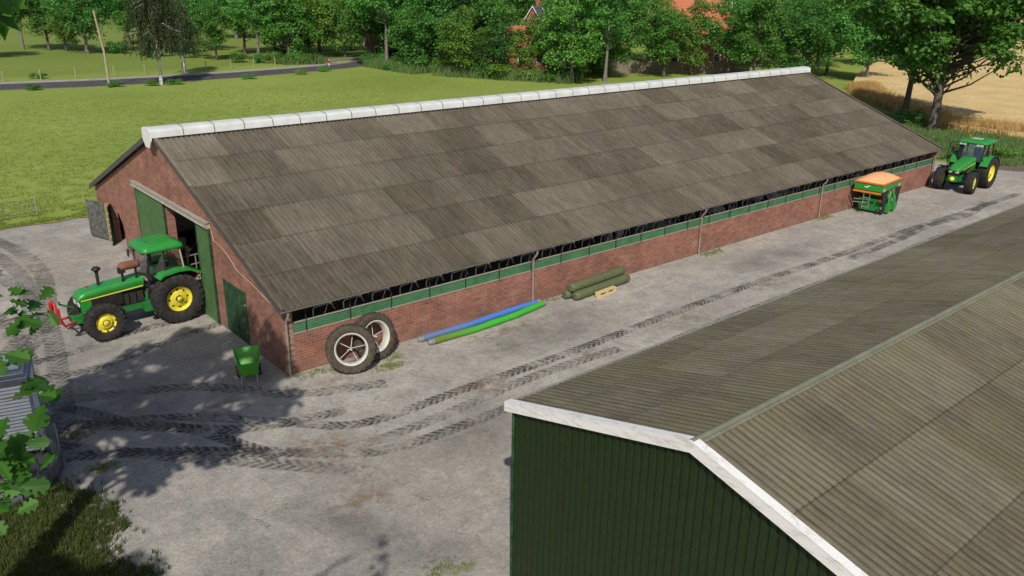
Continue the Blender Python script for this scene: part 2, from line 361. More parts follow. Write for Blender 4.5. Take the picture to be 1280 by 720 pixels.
tr([(-2.6, -3.8), (-1, -5.0), (1.5, -5.3), (6, -5.0), (10, -5.2)], 'track_soft')
tr([(-7.8, 3.4), (-6, .8), (-4.4, -.7), (-2.4, -2.4), (.3, -3.2)], 'track', .55)
tr([(-8.2, 1.4), (-6.6, -.4), (-5.2, -1.9), (-3, -4.2), (-.8, -6.6)], 'track_soft', .6)
tr([(-6, 2.6), (-4.2, 1.9), (-2.4, .9), (-.4, -1.3), (2.2, -2.4)], 'track_soft', .6)
tr([(-7.2, 22), (-5.6, 17.5), (-4.9, 13), (-5.0, 9), (-5.8, 4), (-6.6, -.5)], 'track_soft', .7)
tr([(-4.6, 23.2), (-3.9, 19.5), (-3.8, 16), (-4.4, 12), (-5.6, 8.2), (-8, 5)], 'track_soft', .75)
tr([(-6.0, 22.6), (-4.9, 20), (-4.6, 15), (-5.3, 10.5), (-7, 6.5)], 'track_soft', .7)
tr([(-9, 18), (-7, 14), (-6.2, 10), (-6.3, 6), (-7.4, 2)], 'track_soft', .7)
tr([(-7.5, 5.2), (-5, 4.4), (-2.6, 5), (0, 5.6)], 'track', .5)
tr([(-7.6, 6.4), (-5.4, 6.1), (-3, 6.7), (-.4, 6.9)], 'track', .5)
tr([(-8, 4.2), (-6.2, 2.2), (-5, .2), (-3.6, -1.6), (-2.4, -4.4)], 'track', .5)
def stain(x, y, w, h, m, rz=0):
    zz[0] += .0004; mb = MB(); n = 10
    mb.add([(-w / 2, -h / 2, 0), (w / 2, -h / 2, 0), (w / 2, h / 2, 0), (-w / 2, h / 2, 0)], [(0, 1, 2, 3)])
    o = mb.build('ground_stain', M[m], yard, False); o.location = (x, y, zz[0] + .004); o.rotation_euler.z = rz
for a in ((-1.5, -7.4, 3, 2.2, 'ochre', .5), (-1.2, -4.9, 2.6, 3, 'ochre'), (13.8, -4.9, 3.6, 1.4, 'ochre'), (20.4, -4.5, 4, 1.4, 'ochre'), (9, -4.9, 2, 1, 'ochre'), (4.6, -4.5, 2.6, 1.5, 'ochre'),
          (.9, -1.5, 1.6, 1.4, 'ochre'), (-2.6, -.9, 2.4, 2, 'ochre'), (8, -1.5, 5, .9, 'ochre'), (-.6, -6, 4, 4.5, 'pale', .4), (14, -4.8, 5, 2, 'pale'), (20.5, -4.6, 5, 1.8, 'pale'), (38, -2.8, 12, 2.4, 'pale'),
          (1.5, -8, 7, 5, 'pale'), (9, -2.6, 12, 3.4, 'damp'), (3, -6.5, 6, 3, 'damp', .3), (24, -2.6, 12, 2.6, 'damp'), (-2, -9, 1.8, 8, 'damp', .5), (-5, 2, 5, 8, 'damp'), (-3, 17, 6, 8, 'pale')):
    stain(*a)

# wheat field, road, path
t = NT('wheat'); P = t.pos(); n2 = t.noise(P, .25, 5, .65); n3 = t.noise(t.scale(P, 4, 4, 4), 1, 4, .7)
c = t.mix(t.ramp(n2, .35, .65), (.58, .415, .18), (.70, .52, .25)); c = t.mul(c, t.ramp(n3, .3, .7, .75, 1.2)); t.bump(n3, .8, .12); M['wheat'] = t.fin(c, .95, 0, .1)
wpoly = [(68.5, 9.5), (69, 2), (72, -8), (90, -60), (420, -60), (420, 130), (240, 84), (150, 56), (103, 37), (91, 31), (82.5, 25)]
mb = MB(); mb.prism([(x, y) for x, y in wpoly], 'z', .0, .55)
o = mb.build('wheat_field', M['wheat']); tag(o, kind='structure')
t = NT('asphalt'); P = t.pos(); t.bump(t.noise(P, 20, 3), .3, .01)
M['asphalt'] = t.fin(t.mul((.072, .07, .075), t.ramp(t.noise(P, .8, 5, .6), .3, .7, .75, 1.25)), .9)
t = NT('path'); P = t.pos(); M['path'] = t.fin(t.mul((.33, .29, .26), t.ramp(t.noise(P, .8, 5, .6), .3, .7, .8, 1.2)), .9)
M['line'] = mat('road_paint', (.7, .7, .68), .7, var=.2)
near = [(-180, 92), (-60, 89.4), (-10, 87.4), (7, 86.6), (16, 84.6), (24, 84.0), (34, 84.4), (44, 86.2), (52, 88.2), (60, 91), (80, 99), (130, 124)]
far_ = [(-180, 98.4), (-60, 95.8), (-10, 93.6), (8, 91.8), (17, 90.2), (25.5, 89.6), (35, 89.9), (46, 91.4), (53, 93.2), (59.5, 95.8), (78, 104), (127, 129)]
def offs(l, d): return [(x, y + d) for x, y in l]
sheet('road', near + far_[::-1], .02, M['asphalt'])
sheet('cycle_path', offs(far_, .25) + offs(far_, 2.6)[::-1], .03, M['path'])
va = [(x, y - .45 - .35 * abs(math.sin(x * .37))) for x, y in near]; mb = MB(); n = len(near)
mb.add([(x, y, .012) for x, y in va] + [(x, y + .02, .012) for x, y in near], [(i, i + 1, n + i + 1, n + i) for i in range(n - 1)])
tag(mb.build('verge', M['soil'], None, False), kind='structure')

# ------------------------------------------------------------------ cattle barn
L, WD, HE, HR = 45.1, 20.74, 2.34, 6.39
OV, FO = .23, .16
barn = thing('cattle_barn', (0, 0, 0), 0, 'long red brick cattle barn with weathered corrugated roof and pale ridge cap', 'barn')
def roof_z(y): k = (HR - HE) / (WD / 2 + OV); return HE + k * (y + OV) if y <= WD / 2 else HE + k * (WD + OV - y)
TH = .30
def wall_poly(name, loops, m, xa=0, xb=TH, parent=None, axis='x'):
    """a vertical wall with holes: outline + hole loops in (y,z), extruded"""
    bm = bmesh.new()
    edges = []
    for lp in loops:
        vs = [bm.verts.new((xa, a, b) if axis == 'x' else (a, xa, b)) for a, b in lp]
        edges += [bm.edges.new((vs[i], vs[(i + 1) % len(vs)])) for i in range(len(vs))]
    bmesh.ops.triangle_fill(bm, use_beauty=True, edges=edges)
    r_ = bmesh.ops.extrude_face_region(bm, geom=bm.faces[:])
    vv = [v for v in r_['geom'] if isinstance(v, bmesh.types.BMVert)]
    bmesh.ops.translate(bm, verts=vv, vec=((xb - xa, 0, 0) if axis == 'x' else (0, xb - xa, 0)))
    bmesh.ops.recalc_face_normals(bm, faces=bm.faces)
    me = bpy.data.meshes.new(name); bm.to_mesh(me); bm.free(); me.materials.append(m)
    o = bpy.data.objects.new(name, me); S.collection.objects.link(o); o.parent = parent; return o
arch = [(18.55, 1.98), (18.1, 1.97), (17.6, 1.88), (17.1, 1.68), (16.75, 1.35), (16.62, 1.0)]
gout = [(.0, .0), (2.85, 0), (2.85, 2.0), (4.9, 2.0), (4.9, 0), (6.2, 0), (6.2, 3.66), (10.15, 3.66), (10.15, 0), (16.6, 0)] + arch[::-1] + [(18.55, 0), (WD, 0), (WD, HE - .04), (WD / 2, HR - .15), (0, HE - .04)]
wall_poly('gable_wall', [gout], M['brick_gable'], 0, TH, barn)
gfar = [(0, 0), (6, 0), (6, 3.4), (11, 3.4), (11, 0), (WD, 0), (WD, HE - .04), (WD / 2, HR - .15), (0, HE - .04)]
wall_poly('gable_wall', [gfar], M['brick_gable'], L - TH, L, barn)
for y0 in (0, WD - TH):
    mb = MB(); mb.box(TH + .002, L - TH - .002, y0, y0 + TH, 0, 1.385); mb.build('side_wall', M['brick_side'], barn)
mb = MB()   # footing strip of pale render under the front corner
# roof
def corr_roof(name, x0, x1, prof, m, parent, pitch=.2, amp=.021, thick=.012, step=.014):
    """prof: list of (y,z) from eave up, one strip of sheets between neighbours"""
    n = int((x1 - x0) / pitch * 8); xs = [x0 + (x1 - x0) * i / n for i in range(n + 1)]
    mb = MB()
    for (ya, za), (yb, zb) in zip(prof[:-1], prof[1:]):
        d = math.hypot(yb - ya, zb - za); ny, nz = -(zb - za) / d * (1 if yb > ya else -1), abs(yb - ya) / d
        if yb < ya: ny = (zb - za) / d
        ov = .07 / d; yt, zt = yb + (yb - ya) * ov, zb + (zb - za) * ov
        vs = []
        for x in xs:
            h = amp * math.sin(2 * math.pi * (x / pitch)); a = h + step; b = h
            vs += [(x, ya + ny * a, za + nz * a), (x, yt + ny * b, zt + nz * b), (x, ya + ny * (a - thick), za + nz * (a - thick))]
        fs = []; fs2 = []
        for i in range(n): fs.append((3 * i, 3 * i + 3, 3 * i + 4, 3 * i + 1)); fs2.append((3 * i, 3 * i + 2, 3 * i + 5, 3 * i + 3))
        mb.add(vs, fs, True); mb.add(vs, fs2, False)
    return mb.build(name, m, parent, True)
rows = 6; ye = -OV - .05
prof = [(ye + (WD / 2 - .3 - ye) * i / rows, 0) for i in range(rows + 1)]; prof = [(y, roof_z(y)) for y, _ in prof]
rf = corr_roof('roof', -FO, L + FO, prof, M['roof'], barn)
corr_roof('roof', -FO, L + FO, [(WD - y, z) for y, z in prof], M['roof'], barn)
# underside boarding, dark
mb = MB()
for s_ in (0, 1):
    f = (lambda y: WD - y) if s_ else (lambda y: y)
    a, b = (-.1, roof_z(-.1) - .06), (WD / 2 - .3, roof_z(WD / 2 - .3) - .07)
    mb.add([(.31, f(a[0]), a[1]), (L - .31, f(a[0]), a[1]), (L - .31, f(b[0]), b[1]), (.31, f(b[0]), b[1])], [(0, 1, 2, 3)])
mb.build('roof_lining', M['lining'], barn, False)
# ridge cap: rounded pale segments with seams and a flap at each end
seams = []; x = -FO - .12
while x < L + .05: seams.append(x); x += 1.235
seams[-1] = L + FO + .12
def cap_prof(e=0):
    out = []
    for k in range(13):
        a = math.pi * k / 12; out.append((WD / 2 - (.47 + e) * math.cos(a), HR + .10 + (.15 + e) * math.sin(a) ** .7))
    return [(WD / 2 - .5 - e, HR - .10)] + out + [(WD / 2 + .5 + e, HR - .10)]
cap = MB()
for a, b in zip(seams[:-1], seams[1:]):
    A = [(a + .012, y, z) for y, z in cap_prof()]; B = [(b - .012, y, z) for y, z in cap_prof(.0)]
    cap.add(A + B, [(i, i + 1, len(A) + i + 1, len(A) + i) for i in range(len(A) - 1)], True)
rc = cap.build('ridge_cap', M['cap'], barn)
for a in seams[1:-1]:
    sm_ = MB(); A = [(a - .012, y, z) for y, z in cap_prof(.012)]; B = [(a + .012, y, z) for y, z in cap_prof(.012)]
    sm_.add(A + B, [(i, i + 1, len(A) + i + 1, len(A) + i) for i in range(len(A) - 1)]); sm_.build('cap_seam', M['verge'], rc)
for a, b in ((seams[0] - .03, seams[0] + .012), (seams[-1] - .012, seams[-1] + .03)):
    e = MB(); pl = cap_prof(.01); e.prism([(WD / 2 - .22, HR - .52), (WD / 2 - .51, HR - .2)] + pl[1:-1] + [(WD / 2 + .51, HR - .2), (WD / 2 + .22, HR - .52)], 'x', a, b); e.build('cap_end', M['cap_end'], rc)
up = MB()
for s_ in (-1, 1): y = WD / 2 + s_ * .44; up.box(-FO, L + FO, y - .03, y + .03, HR - .2, HR - .03)
up.build('ridge_upstand', M['dark'], barn)
# verge boards on both gables
for xa, xb in ((-FO - .035, -FO + .0), (L + FO, L + FO + .035)):
    for s_ in (0, 1):
        f = (lambda y: WD - y) if s_ else (lambda y: y)
        v = MB(); a, b = -OV - .04, WD / 2 - .1
        v.prism([(f(a), roof_z(a) - .13), (f(b), roof_z(b) - .13), (f(b), roof_z(b) + .06), (f(a), roof_z(a) + .06)], 'x', xa, xb)
        v.box(xa + .001, xb + .1, f(a) - .01, f(a) + .01, roof_z(a) - .12, roof_z(a) + .03) if 0 else None
        v.build('verge_board', M['verge'], barn)
        v2 = MB()   # flat top trim that folds over the roof edge
        v2.prism([(f(a), roof_z(a) + .062), (f(b), roof_z(b) + .062), (f(b), roof_z(b) + .085), (f(a), roof_z(a) + .085)], 'x', min(xa, xb - .035) - .004 if xa < 0 else xa - .11, xb + .11 if xa < 0 else xb + .004)
        v2.build('verge_trim', M['roof'], barn)
# gutter
for yg in (-OV - .06, WD + OV + .06):
    g = MB(); pr = [(yg + .03 * math.cos(a), roof_z(-.2) - .025 + .03 * math.sin(a)) for a in [math.pi + math.pi * k / 8 for k in range(9)]]
    pr = pr + [(yy * 1 + (.008 if yy < yg else -.008), z_) for yy, z_ in pr[::-1]]
    g.prism(pr, 'x', -FO, L + FO, smooth=False); g.build('gutter', M['gutter'], barn)
for x in (.05, 10.45, 20.95, 31.45, 44.7):
    d = MB(); d.tube([(x, -OV - .06, HE - .09), (x, -OV - .05, HE - .2), (x, -.09, HE - .42), (x, -.07, HE - .6), (x, -.07, .05), (x, -.12, .0)], .045, 8)
    for z in (.5, 1.4): d.tube([(x, -.07, z), (x, -.07, z + .05)], .056, 8)
    d.build('downpipe', M['grey_pipe'], barn)
# windbreak band above the brick
b = MB(); b.box(.06, L - .06, .03, .06, 1.405, 1.75)
for k in range(3): b.box(.06, L - .06, .018, .03, 1.445 + k * .1, 1.457 + k * .1)
bb = b.build('windbreak_panel', M['band'], barn)
b = MB(); b.box(.05, L - .05, -.005, .065, 1.75, 1.772); b.box(.05, L - .05, -.012, .08, 1.387, 1.407); b.build('trim_rail', M['band_trim'], bb)
k = 0; x = .77
while x < 44:
    p_ = MB(); p_.box(x - .014, x + .014, -.012, .02, 1.36, 2.28 if k % 1 == 0 else 2); p_.build('support_bar', M['dark'], barn); x += 1.605; k += 1
# rear windbreak on the far long side
b = MB(); b.box(.06, L - .06, WD - .06, WD - .03, 1.41, 1.80); b.build('windbreak_panel', M['band'], barn)
# lintel, sliding doors, side door
b = MB(); b.box(-.16, -.01, 5.5, 13.9, 3.68, 3.9); b.box(-.19, -.01, 5.45, 13.95, 3.9, 3.925); b.tube([(-.17, 5.5, 3.74), (-.17, 13.9, 3.74)], .035, 8); b.build('door_track', M['lintel'], barn, bevel=.006)
for y0, y1 in ((5.55, 6.75), (10.3, 13.7)):
    d = MB(); n = int((y1 - y0) / .2); pr = []
    for i in range(n):
        a = y0 + (y1 - y0) * i / n; w = (y1 - y0) / n; pr += [(a, 0), (a + w * .8, 0), (a + w * .84, 1), (a + w * .96, 1)]
    front = [(-.085 + .014 * q, a, .05) for a, q in pr]; top = [(-.085 + .014 * q, a, 3.67) for a, q in pr]
    m_ = len(pr); d.add(front + top, [(i, i + 1, m_ + i + 1, m_ + i) for i in range(m_ - 1)]); d.box(-.07, -.045, y0, y1 - .01, .05, 3.67)
    sd = d.build('sliding_door', M['slide_green'], barn, False)
    for ye_ in (y0 - .05, y1): f = MB(); f.box(-.095, -.04, ye_, ye_ + .05, .04, 3.68); f.build('door_edge', M['door_dark'], sd)
d = MB(); d.box(.03, .07, 2.87, 4.88, .03, 1.98)
dd = d.build('side_door', M['door_dark'], barn)
d = MB(); d.box(.01, .03, 2.87, 4.88, .03, .13); d.box(.01, .03, 2.87, 4.88, 1.86, 1.98); d.box(.01, .03, 3.83, 3.92, .13, 1.86); d.box(.01, .03, 2.87, 2.97, .13, 1.86); d.box(.01, .03, 4.78, 4.88, .13, 1.86); d.build('door_frame', M['door_dark'], dd)
for z in (.5, 1.5): d = MB(); d.box(-.01, .01, 2.95, 3.1, z, z + .03); d.build('hinge', M['lintel'], dd)
# stable doorway at the far corner: three open leaves
def leaf(name, a, b, z0, z1, m, th=.04):
    A = Vector((*a, 0)); B = Vector((*b, 0)); n = Vector((-(B - A).y, (B - A).x, 0)).normalized() * th / 2
    mb = MB(); vs = [A - n, B - n, B + n, A + n]; mb.add([v + Vector((0, 0, z0)) for v in vs] + [v + Vector((0, 0, z1)) for v in vs], [(3, 2, 1, 0), (4, 5, 6, 7), (0, 1, 5, 4), (1, 2, 6, 5), (2, 3, 7, 6), (3, 0, 4, 7)])
    return mb.build(name, m, barn, bevel=.006)
leaf('stable_door', (-.62, 20.25), (-.16, 18.95), .08, 1.9, M['door_grey'])
leaf('stable_door', (-.15, 18.9), (-.02, 18.58), .05, 1.92, M['tan'], .05)
dl = leaf('stable_door', (-.28, 17.9), (.0, 18.5), .04, 1.93, M['door_dark'], .05)
for k in range(6): mb = MB(); mb.box(-.31, -.29, 17.87, 17.89, .2 + k * .28, .25 + k * .28); mb.build('door_glint', M['joint'], dl)  # small white blocks standing in for glints along the leaf edge
# cable hanging along the verge from the track end
mb = MB(); cp = [(-.03, 5.45, 3.85), (-.03, 5.2, 3.3), (-.03, 4.6, 3.25), (-.03, 4.0, 3.05), (-.03, 3.3, 2.7), (-.03, 2.2, 2.55), (-.03, 1.2, 2.35), (-.03, .25, 2.2)]
cp2 = []
for i in range(len(cp) - 1):
    for j in range(4): cp2.append(Vector(cp[i]).lerp(Vector(cp[i + 1]), j / 4))
mb.tube(cp2, .008, 5); mb.build('cable', M['white_wire'], barn)
# interior
mb = MB(); mb.box(TH, L - TH, TH, WD - TH, 0, .02); mb.build('floor_slab', M['inner'], barn)
for x in (10.4, 20.9, 31.4): mb = MB(); mb.box(x, x + .15, .35, 5, .02, 1.2) if x > 11 else mb.box(.32, 6, 14.7, 14.85, .02, 2.9); mb.build('partition', M['inner_wall'], barn)

for x in [4.5 + 4.5 * i for i in range(9)]:
    for y in (1.6, 7.2, 13.5, 19.1):
        mb = MB(); mb.box(x - .09, x + .09, y - .09, y + .09, .02, roof_z(y) - .22); mb.build('inner_post', M['post_brown'], barn)
    mb = MB()
    for s_ in (0, 1):
        f = (lambda y: WD - y) if s_ else (lambda y: y)
        mb.prism([(f(.1), roof_z(.1) - .3), (f(WD / 2), HR - .4), (f(WD / 2), HR - .2), (f(.1), roof_z(.1) - .12)], 'x', x - .05, x + .05)
    mb.build('rafter', M['post_brown'], barn)
# cubicle rails behind the windbreak
x = 1.2; i = 0
cub = MB(); jt = MB()
while x < L - 1:
    c_ = MB(); c_.tube([(x, .34, 1.3), (x, .34, 1.9), (x + .05, .35, 1.97), (x + .58, .42, 1.97), (x + .42, .40, 1.6), (x + .30, .38, 1.3)], .017, 6)
    c_.tube([(x + .62, .44, 1.98), (x + 1.0, .46, 1.99), (x + 1.04, .46, 1.93)], .015, 6); c_.tube([(x + .70, .44, 1.97), (x + .85, .46, 1.7)], .015, 6)
    cu = c_.build('cubicle_rail', M['rail'], barn)
    j = MB(); j.box(x + .62, x + .72, .38, .48, 1.94, 2.02); j.build('rail_clamp', M['joint'], cu); x += 1.12
# feed gate seen through the main door
mb = MB()
for z in (.3, .7, 1.1): mb.tube([(.5, 10.85, z), (3.2, 11.3, z)], .03, 6)
for u in (0, .25, .5, .75, 1): mb.tube([(.5 + 2.7 * u, 10.85 + .45 * u, .02), (.5 + 2.7 * u, 10.85 + .45 * u, 1.13)], .032, 6)
tag(mb.build('barrier_gate', M['galv']), 'galvanised tube barrier standing just inside the wide barn doorway', 'gate')
mb = MB(); mb.T = Matrix.Translation((20, 6.4, 0)); pts = []
import itertools
fh = MB()
xs = [.8 + .7 * i for i in range(62)]; rings = []
for x in xs:
    hh = .35 + .25 * noise.noise(Vector((x * .4, 2, 0))); ring = [(x, 6.0 + .8 * math.cos(a), .02 + hh * max(0, math.sin(a))) for a in [math.pi * k / 8 for k in range(9)]]
    rings.append(ring)
fh.loft(rings); tag(fh.build('silage_row', mat('silage', (.17, .19, .05), .95, var=.4, sc=5)), 'long low row of greenish silage feed on the barn floor', 'feed')

# ------------------------------------------------------------------ green shed
SX, SY0, SYR, SHE, SHR = -.813, -11.963, -16.385, 4.208, 5.375
SL = 48; SW = 2 * (SY0 - SYR)
kk = (SHR - SHE) / (SY0 - SYR)
M['clad'] = mat('green_cladding', (.012, .024, .0065), .5, var=.12, sc=3, dirt=(.05, .08, .03), damt=.15, dsc=20, spec=.3)
t = NT('weathered_white'); P = t.pos(); n = t.noise(t.scale(P, 3, 1.2, 6), 2.2, 7, .75)
M['barge'] = t.fin(t.mix(t.ramp(n, .5, .68, 0, .8), (.76, .745, .72), (.42, .4, .36)), .7)
shed = thing('shed', (0, 0, 0), 0, 'dark green corrugated metal shed with white barge boards and brown sheet roof', 'shed')
SYE = SYR - 5.6
def shz(y): return SHR - kk * abs(y - SYR)
mb = MB(); y = SY0 - .1; pr = []
while y > SYE + .3: pr += [(y, 0), (y - .095, 0), (y - .110, 1), (y - .15, 1)]; y -= .165
bot = [(SX + .12 + .028 * q, a, 0) for a, q in pr]; top = [(SX + .12 + .028 * q, a, shz(a) - .05) for a, q in pr]; m_ = len(pr)
mb.add(bot + top, [(i, i + 1, m_ + i + 1, m_ + i) for i in range(m_ - 1)]); mb.build('gable_cladding', M['clad'], shed, False)
mb = MB()
mb.prism([(SY0 - .1, 0), (SY0 - .1, shz(SY0) - .1), (SYR, SHR - .1), (SYE + .2, shz(SYE) - .1), (SYE + .2, 0)], 'x', SX + .2, SX + .26); mb.build('inner_wall', M['dark'], shed)
mb = MB(); mb.prism([(SY0 - .1, 0), (SY0 - .1, shz(SY0) - .1), (SYR, SHR - .1), (SYE + .2, shz(SYE) - .1), (SYE + .2, 0)], 'x', SX + SL - .1, SX + SL); mb.build('gable_wall', M['clad'], shed)
mb = MB(); mb.box(SX + .1, SX + SL, SY0 - .11, SY0 - .08, 0, SHE - .04); mb.build('side_wall', M['clad'], shed)
mb = MB(); mb.box(SX + .1, SX + SL, SYE + .2, SYE + .23, 0, shz(SYE) - .04); mb.build('side_wall', M['clad'], shed)
mb = MB(); mb.box(SX + .09, SX + .125, SY0 - .12, SY0 - .075, 0, SHE - .05); mb.build('corner_flashing', M['door_dark'], shed)
n1_ = [SY0 + .04, SYR + 3.36, SYR + 1.68, SYR]
corr_roof('roof', SX + .1, SX + SL, [(y, shz(y) + .0) for y in n1_], M['roof_shed'], shed, .16, .017)
n2_ = [SYR - 5.65, SYR - 5.04, SYR - 3.36, SYR - 1.68, SYR]
corr_roof('roof', SX + .1, SX + SL, [(y, shz(y)) for y in n2_], M['roof_shed'], shed, .16, .017)
mb = MB(); mb.tube([(SX + .02, SYR, SHR + .05), (SX + SL, SYR, SHR + .05)], .055, 10)
mb.prism([(SYR - .09, SHR - .0), (SYR, SHR + .04), (SYR + .09, SHR - .0), (SYR + .09, SHR + .012), (SYR, SHR + .055), (SYR - .09, SHR + .012)], 'x', SX + .03, SX + SL)
mb.build('ridge_roll', mat('ridge_roll', (.165, .165, .12), .7, var=.2), shed)
for ya in (SY0 + .06, SYE - .06):
    mb = MB(); mb.prism([(ya, shz(ya) - .12), (SYR, SHR - .12), (SYR, SHR + .075), (ya, shz(ya) + .075)], 'x', SX, SX + .05)
    mb.prism([(ya, shz(ya) + .077), (SYR, SHR + .077), (SYR, SHR + .095), (ya, shz(ya) + .095)], 'x', SX - .004, SX + .17)
    mb.build('barge_board', M['barge'], shed)
mb = MB(); mb.box(SX + .05, SX + SL, SY0 + .07, SY0 + .15, SHE - .09, SHE - .01); mb.build('gutter', mat('shed_gutter', (.22, .22, .18), .6), shed)


# ------------------------------------------------------------------ vehicle materials
M['green'] = mat('tractor_green', (.014, .27, .035), .34, var=.1, spec=.5, dirt=(.12, .15, .07), damt=.4, dsc=3.5)
M['green2'] = mat('frame_green', (.015, .2, .035), .45, var=.15, dirt=(.04, .08, .03), damt=.6, dsc=6)
t = NT('rim_yellow'); o_ = t.obj(); q = t.xyz(o_)
rr_ = t.math('SQRT', t.math('ADD', t.math('MULTIPLY', q[0], q[0]), t.math('MULTIPLY', q[2], q[2])))
an = t.math('FRACT', t.math('MULTIPLY', t.math('ADD', t.math('ARCTAN2', q[0], q[2]), 3.2), 8 / 6.28318))
sl = t.math('MULTIPLY', t.math('LESS_THAN', an, .3), t.math('MULTIPLY', t.math('GREATER_THAN', rr_, .30), t.math('LESS_THAN', rr_, .375)))
sl2 = t.math('MULTIPLY', t.math('GREATER_THAN', rr_, .10), t.math('LESS_THAN', rr_, .125))
c = t.mul((.70, .60, .05), t.ramp(t.noise(o_, 4, 4), .3, .7, .9, 1.1)); c = t.mix(t.math('MULTIPLY', t.ramp(t.noise(o_, 7, 6, .7), .55, .7), .6), c, (.2, .16, .05))
c = t.mix(t.math('MAXIMUM', sl, sl2), c, (.03, .028, .02)); M['yellow'] = t.fin(c, .4)
M['yellow_clean'] = mat('rim_bright_yellow', (.78, .68, .05), .35, var=.05)
M['rubber'] = mat('tyre_rubber', (.022, .021, .02), .85, var=.3, dirt=(.06, .052, .042), damt=.6, dsc=5)
M['rubber_old'] = mat('dusty_rubber', (.055, .046, .034), .9, var=.25, dirt=(.12, .098, .07), damt=.7, dsc=6)
M['black'] = mat('black_plastic', (.018, .018, .018), .5, var=.2, dirt=(.05, .045, .04), damt=.4)
M['engine'] = mat('engine_grime', (.03, .027, .023), .8, var=.5, sc=9)
M['red'] = mat('hitch_red', (.5, .02, .025), .4, var=.1)
M['rust'] = mat('rusty_metal', (.19, .08, .05), .85, var=.35, sc=6)
M['steel'] = mat('bare_steel', (.45, .45, .44), .35, .7)
M['seat'] = mat('seat_fabric', (.06, .06, .055), .9)
M['cream'] = mat('cab_trim', (.4, .36, .3), .7)
t = NT('cab_glass'); t.b.inputs['Base Color'].default_value = (.75, .8, .78, 1); t.b.inputs['Roughness'].default_value = .03
gl = t.n('BsdfGlossy'); gl.inputs['Roughness'].default_value = .03; tp = t.n('BsdfTransparent'); tp.inputs[0].default_value = (.9, .92, .9, 1)
fr = t.n('Fresnel'); fr.inputs[0].default_value = 1.5; ms = t.n('MixShader'); t.l(t.math('ADD', fr.outputs[0], .16), ms.inputs[0]); t.l(tp.outputs[0], ms.inputs[1]); t.l(gl.outputs[0], ms.inputs[2]); t.l(ms.outputs[0], t.out.inputs[0])
M['glass'] = t.m
M['cab_grey'] = mat('cab_floor', (.09, .088, .08), .8)
M['lamp'] = mat('lamp_glass', (.75, .75, .7), .15, .3)
M['orange'] = mat('orange_tarp', (.87, .42, .19), .55, var=.08, sc=1.5)
M['orange_bar'] = mat('orange_paint', (.75, .17, .02), .4)

def tyre_mesh(r, w, rin, lugs=22, lug_h=.045):
    mb = MB(); h = w / 2
    mb.lathe([(rin, -h * .72), (rin + .04, -h * .86), (rin + (r - rin) * .45, -h), (r - .09, -h * .97), (r - .035, -h * .86), (r - .03, -h * .4), (r - .03, h * .4), (r - .035, h * .86), (r - .09, h * .97), (rin + (r - rin) * .45, h), (rin + .04, h * .86), (rin, h * .72)], 'y', 44, closed=True)
    for s_ in (-1, 1):
        for k in range(lugs):
            a0 = 2 * math.pi * (k + (.5 if s_ > 0 else 0)) / lugs
            da = 2 * math.pi / lugs; vs = []
            for (yy, sh, rr) in ((.0 * h, 0, r), (.5 * h, .42, r), (.98 * h, .95, r - .03), (1.02 * h, 1.1, r - .12)):
                for dd in (-.17, .17):
                    a = a0 + (sh + dd) * da
                    for q in (rr - lug_h - .01, rr):
                        vs.append((q * math.cos(a), s_ * yy, q * math.sin(a)))
            fs = []
            for i in range(3):
                b_ = i * 4; fs += [(b_ + 1, b_ + 5, b_ + 7, b_ + 3), (b_, b_ + 4, b_ + 5, b_ + 1), (b_ + 2, b_ + 3, b_ + 7, b_ + 6)]
            fs += [(0, 1, 3, 2), (12, 14, 15, 13)]; mb.add(vs, fs)
    return mb
def rim_mesh(r, w, out=1, dish=.1, hub=.11, style='disc'):
    mb = MB(); h = w / 2 * .74; s_ = out
    mb.lathe([(r + .03, -h), (r, -h + .02), (r - .035, -h * .6), (r - .05, 0), (r - .035, h * .6), (r, h - .02), (r + .03, h), (r + .012, h + .004), (r - .015, h - .035), (r - .05, h * .6), (r - .07, 0), (r - .05, -h * .6), (r - .015, -h + .035), (r + .012, -h - .004)], 'y', 40, closed=True)
    y = h * s_
    mb.lathe([(r - .05, y - .09 * s_), (r * .72, y - (.07 + dish * .5) * s_), (r * .66, y - (.02 + dish) * s_ + .06 * s_), (hub + .05, y - dish * s_ + .05 * s_), (hub, y - dish * s_ + .06 * s_), (hub * .95, y + .02 * s_), (.0, y + .03 * s_)], 'y', 40)
    mb.lathe([(.0, y - (.11 + dish) * s_), (r - .06, y - .11 * s_)], 'y', 24)
    for k in range(8):
        a = math.pi * k / 4; c = (math.cos(a) * (hub + .045), y - dish * s_ + .07 * s_, math.sin(a) * (hub + .045))
        mb.tube([(c[0], c[1] - .03 * s_, c[2]), (c[0], c[1] + .012 * s_, c[2])], .014, 6)
    return mb
def rim_slots(r, w, out, parent, m):
    mb = MB(); s_ = out; y = w / 2 * .74 * s_ - .045 * s_
    for k in range(8):
        a = math.pi * k / 4 + .2; vs = []
        for da in (-.13, -.05, .05, .13): vs += [((r * .78) * math.cos(a + da), y - .02 * s_, (r * .78) * math.sin(a + da)), ((r * .86) * math.cos(a + da), y, (r * .86) * math.sin(a + da))]
        for i in range(3): mb.add([vs[2 * i], vs[2 * i + 1], vs[2 * i + 3], vs[2 * i + 2]], [(0, 1, 2, 3)])
    return mb
def wheel(parent, x, y, r, w, rin, out, rimm, steer=0, dish=.1):
    e = bpy.data.objects.new('wheel', None); S.collection.objects.link(e); e.parent = parent; e.location = (x, y, r); e.rotation_euler.z = steer
    tyre_mesh(r, w, rin).build('tyre', M['rubber'], e)
    rim_mesh(rin, w, out, dish).build('rim', rimm, e)
    return e
def rbox(x0, x1, y0, y1, z0, z1): m_ = MB(); m_.box(x0, x1, y0, y1, z0, z1); return m_
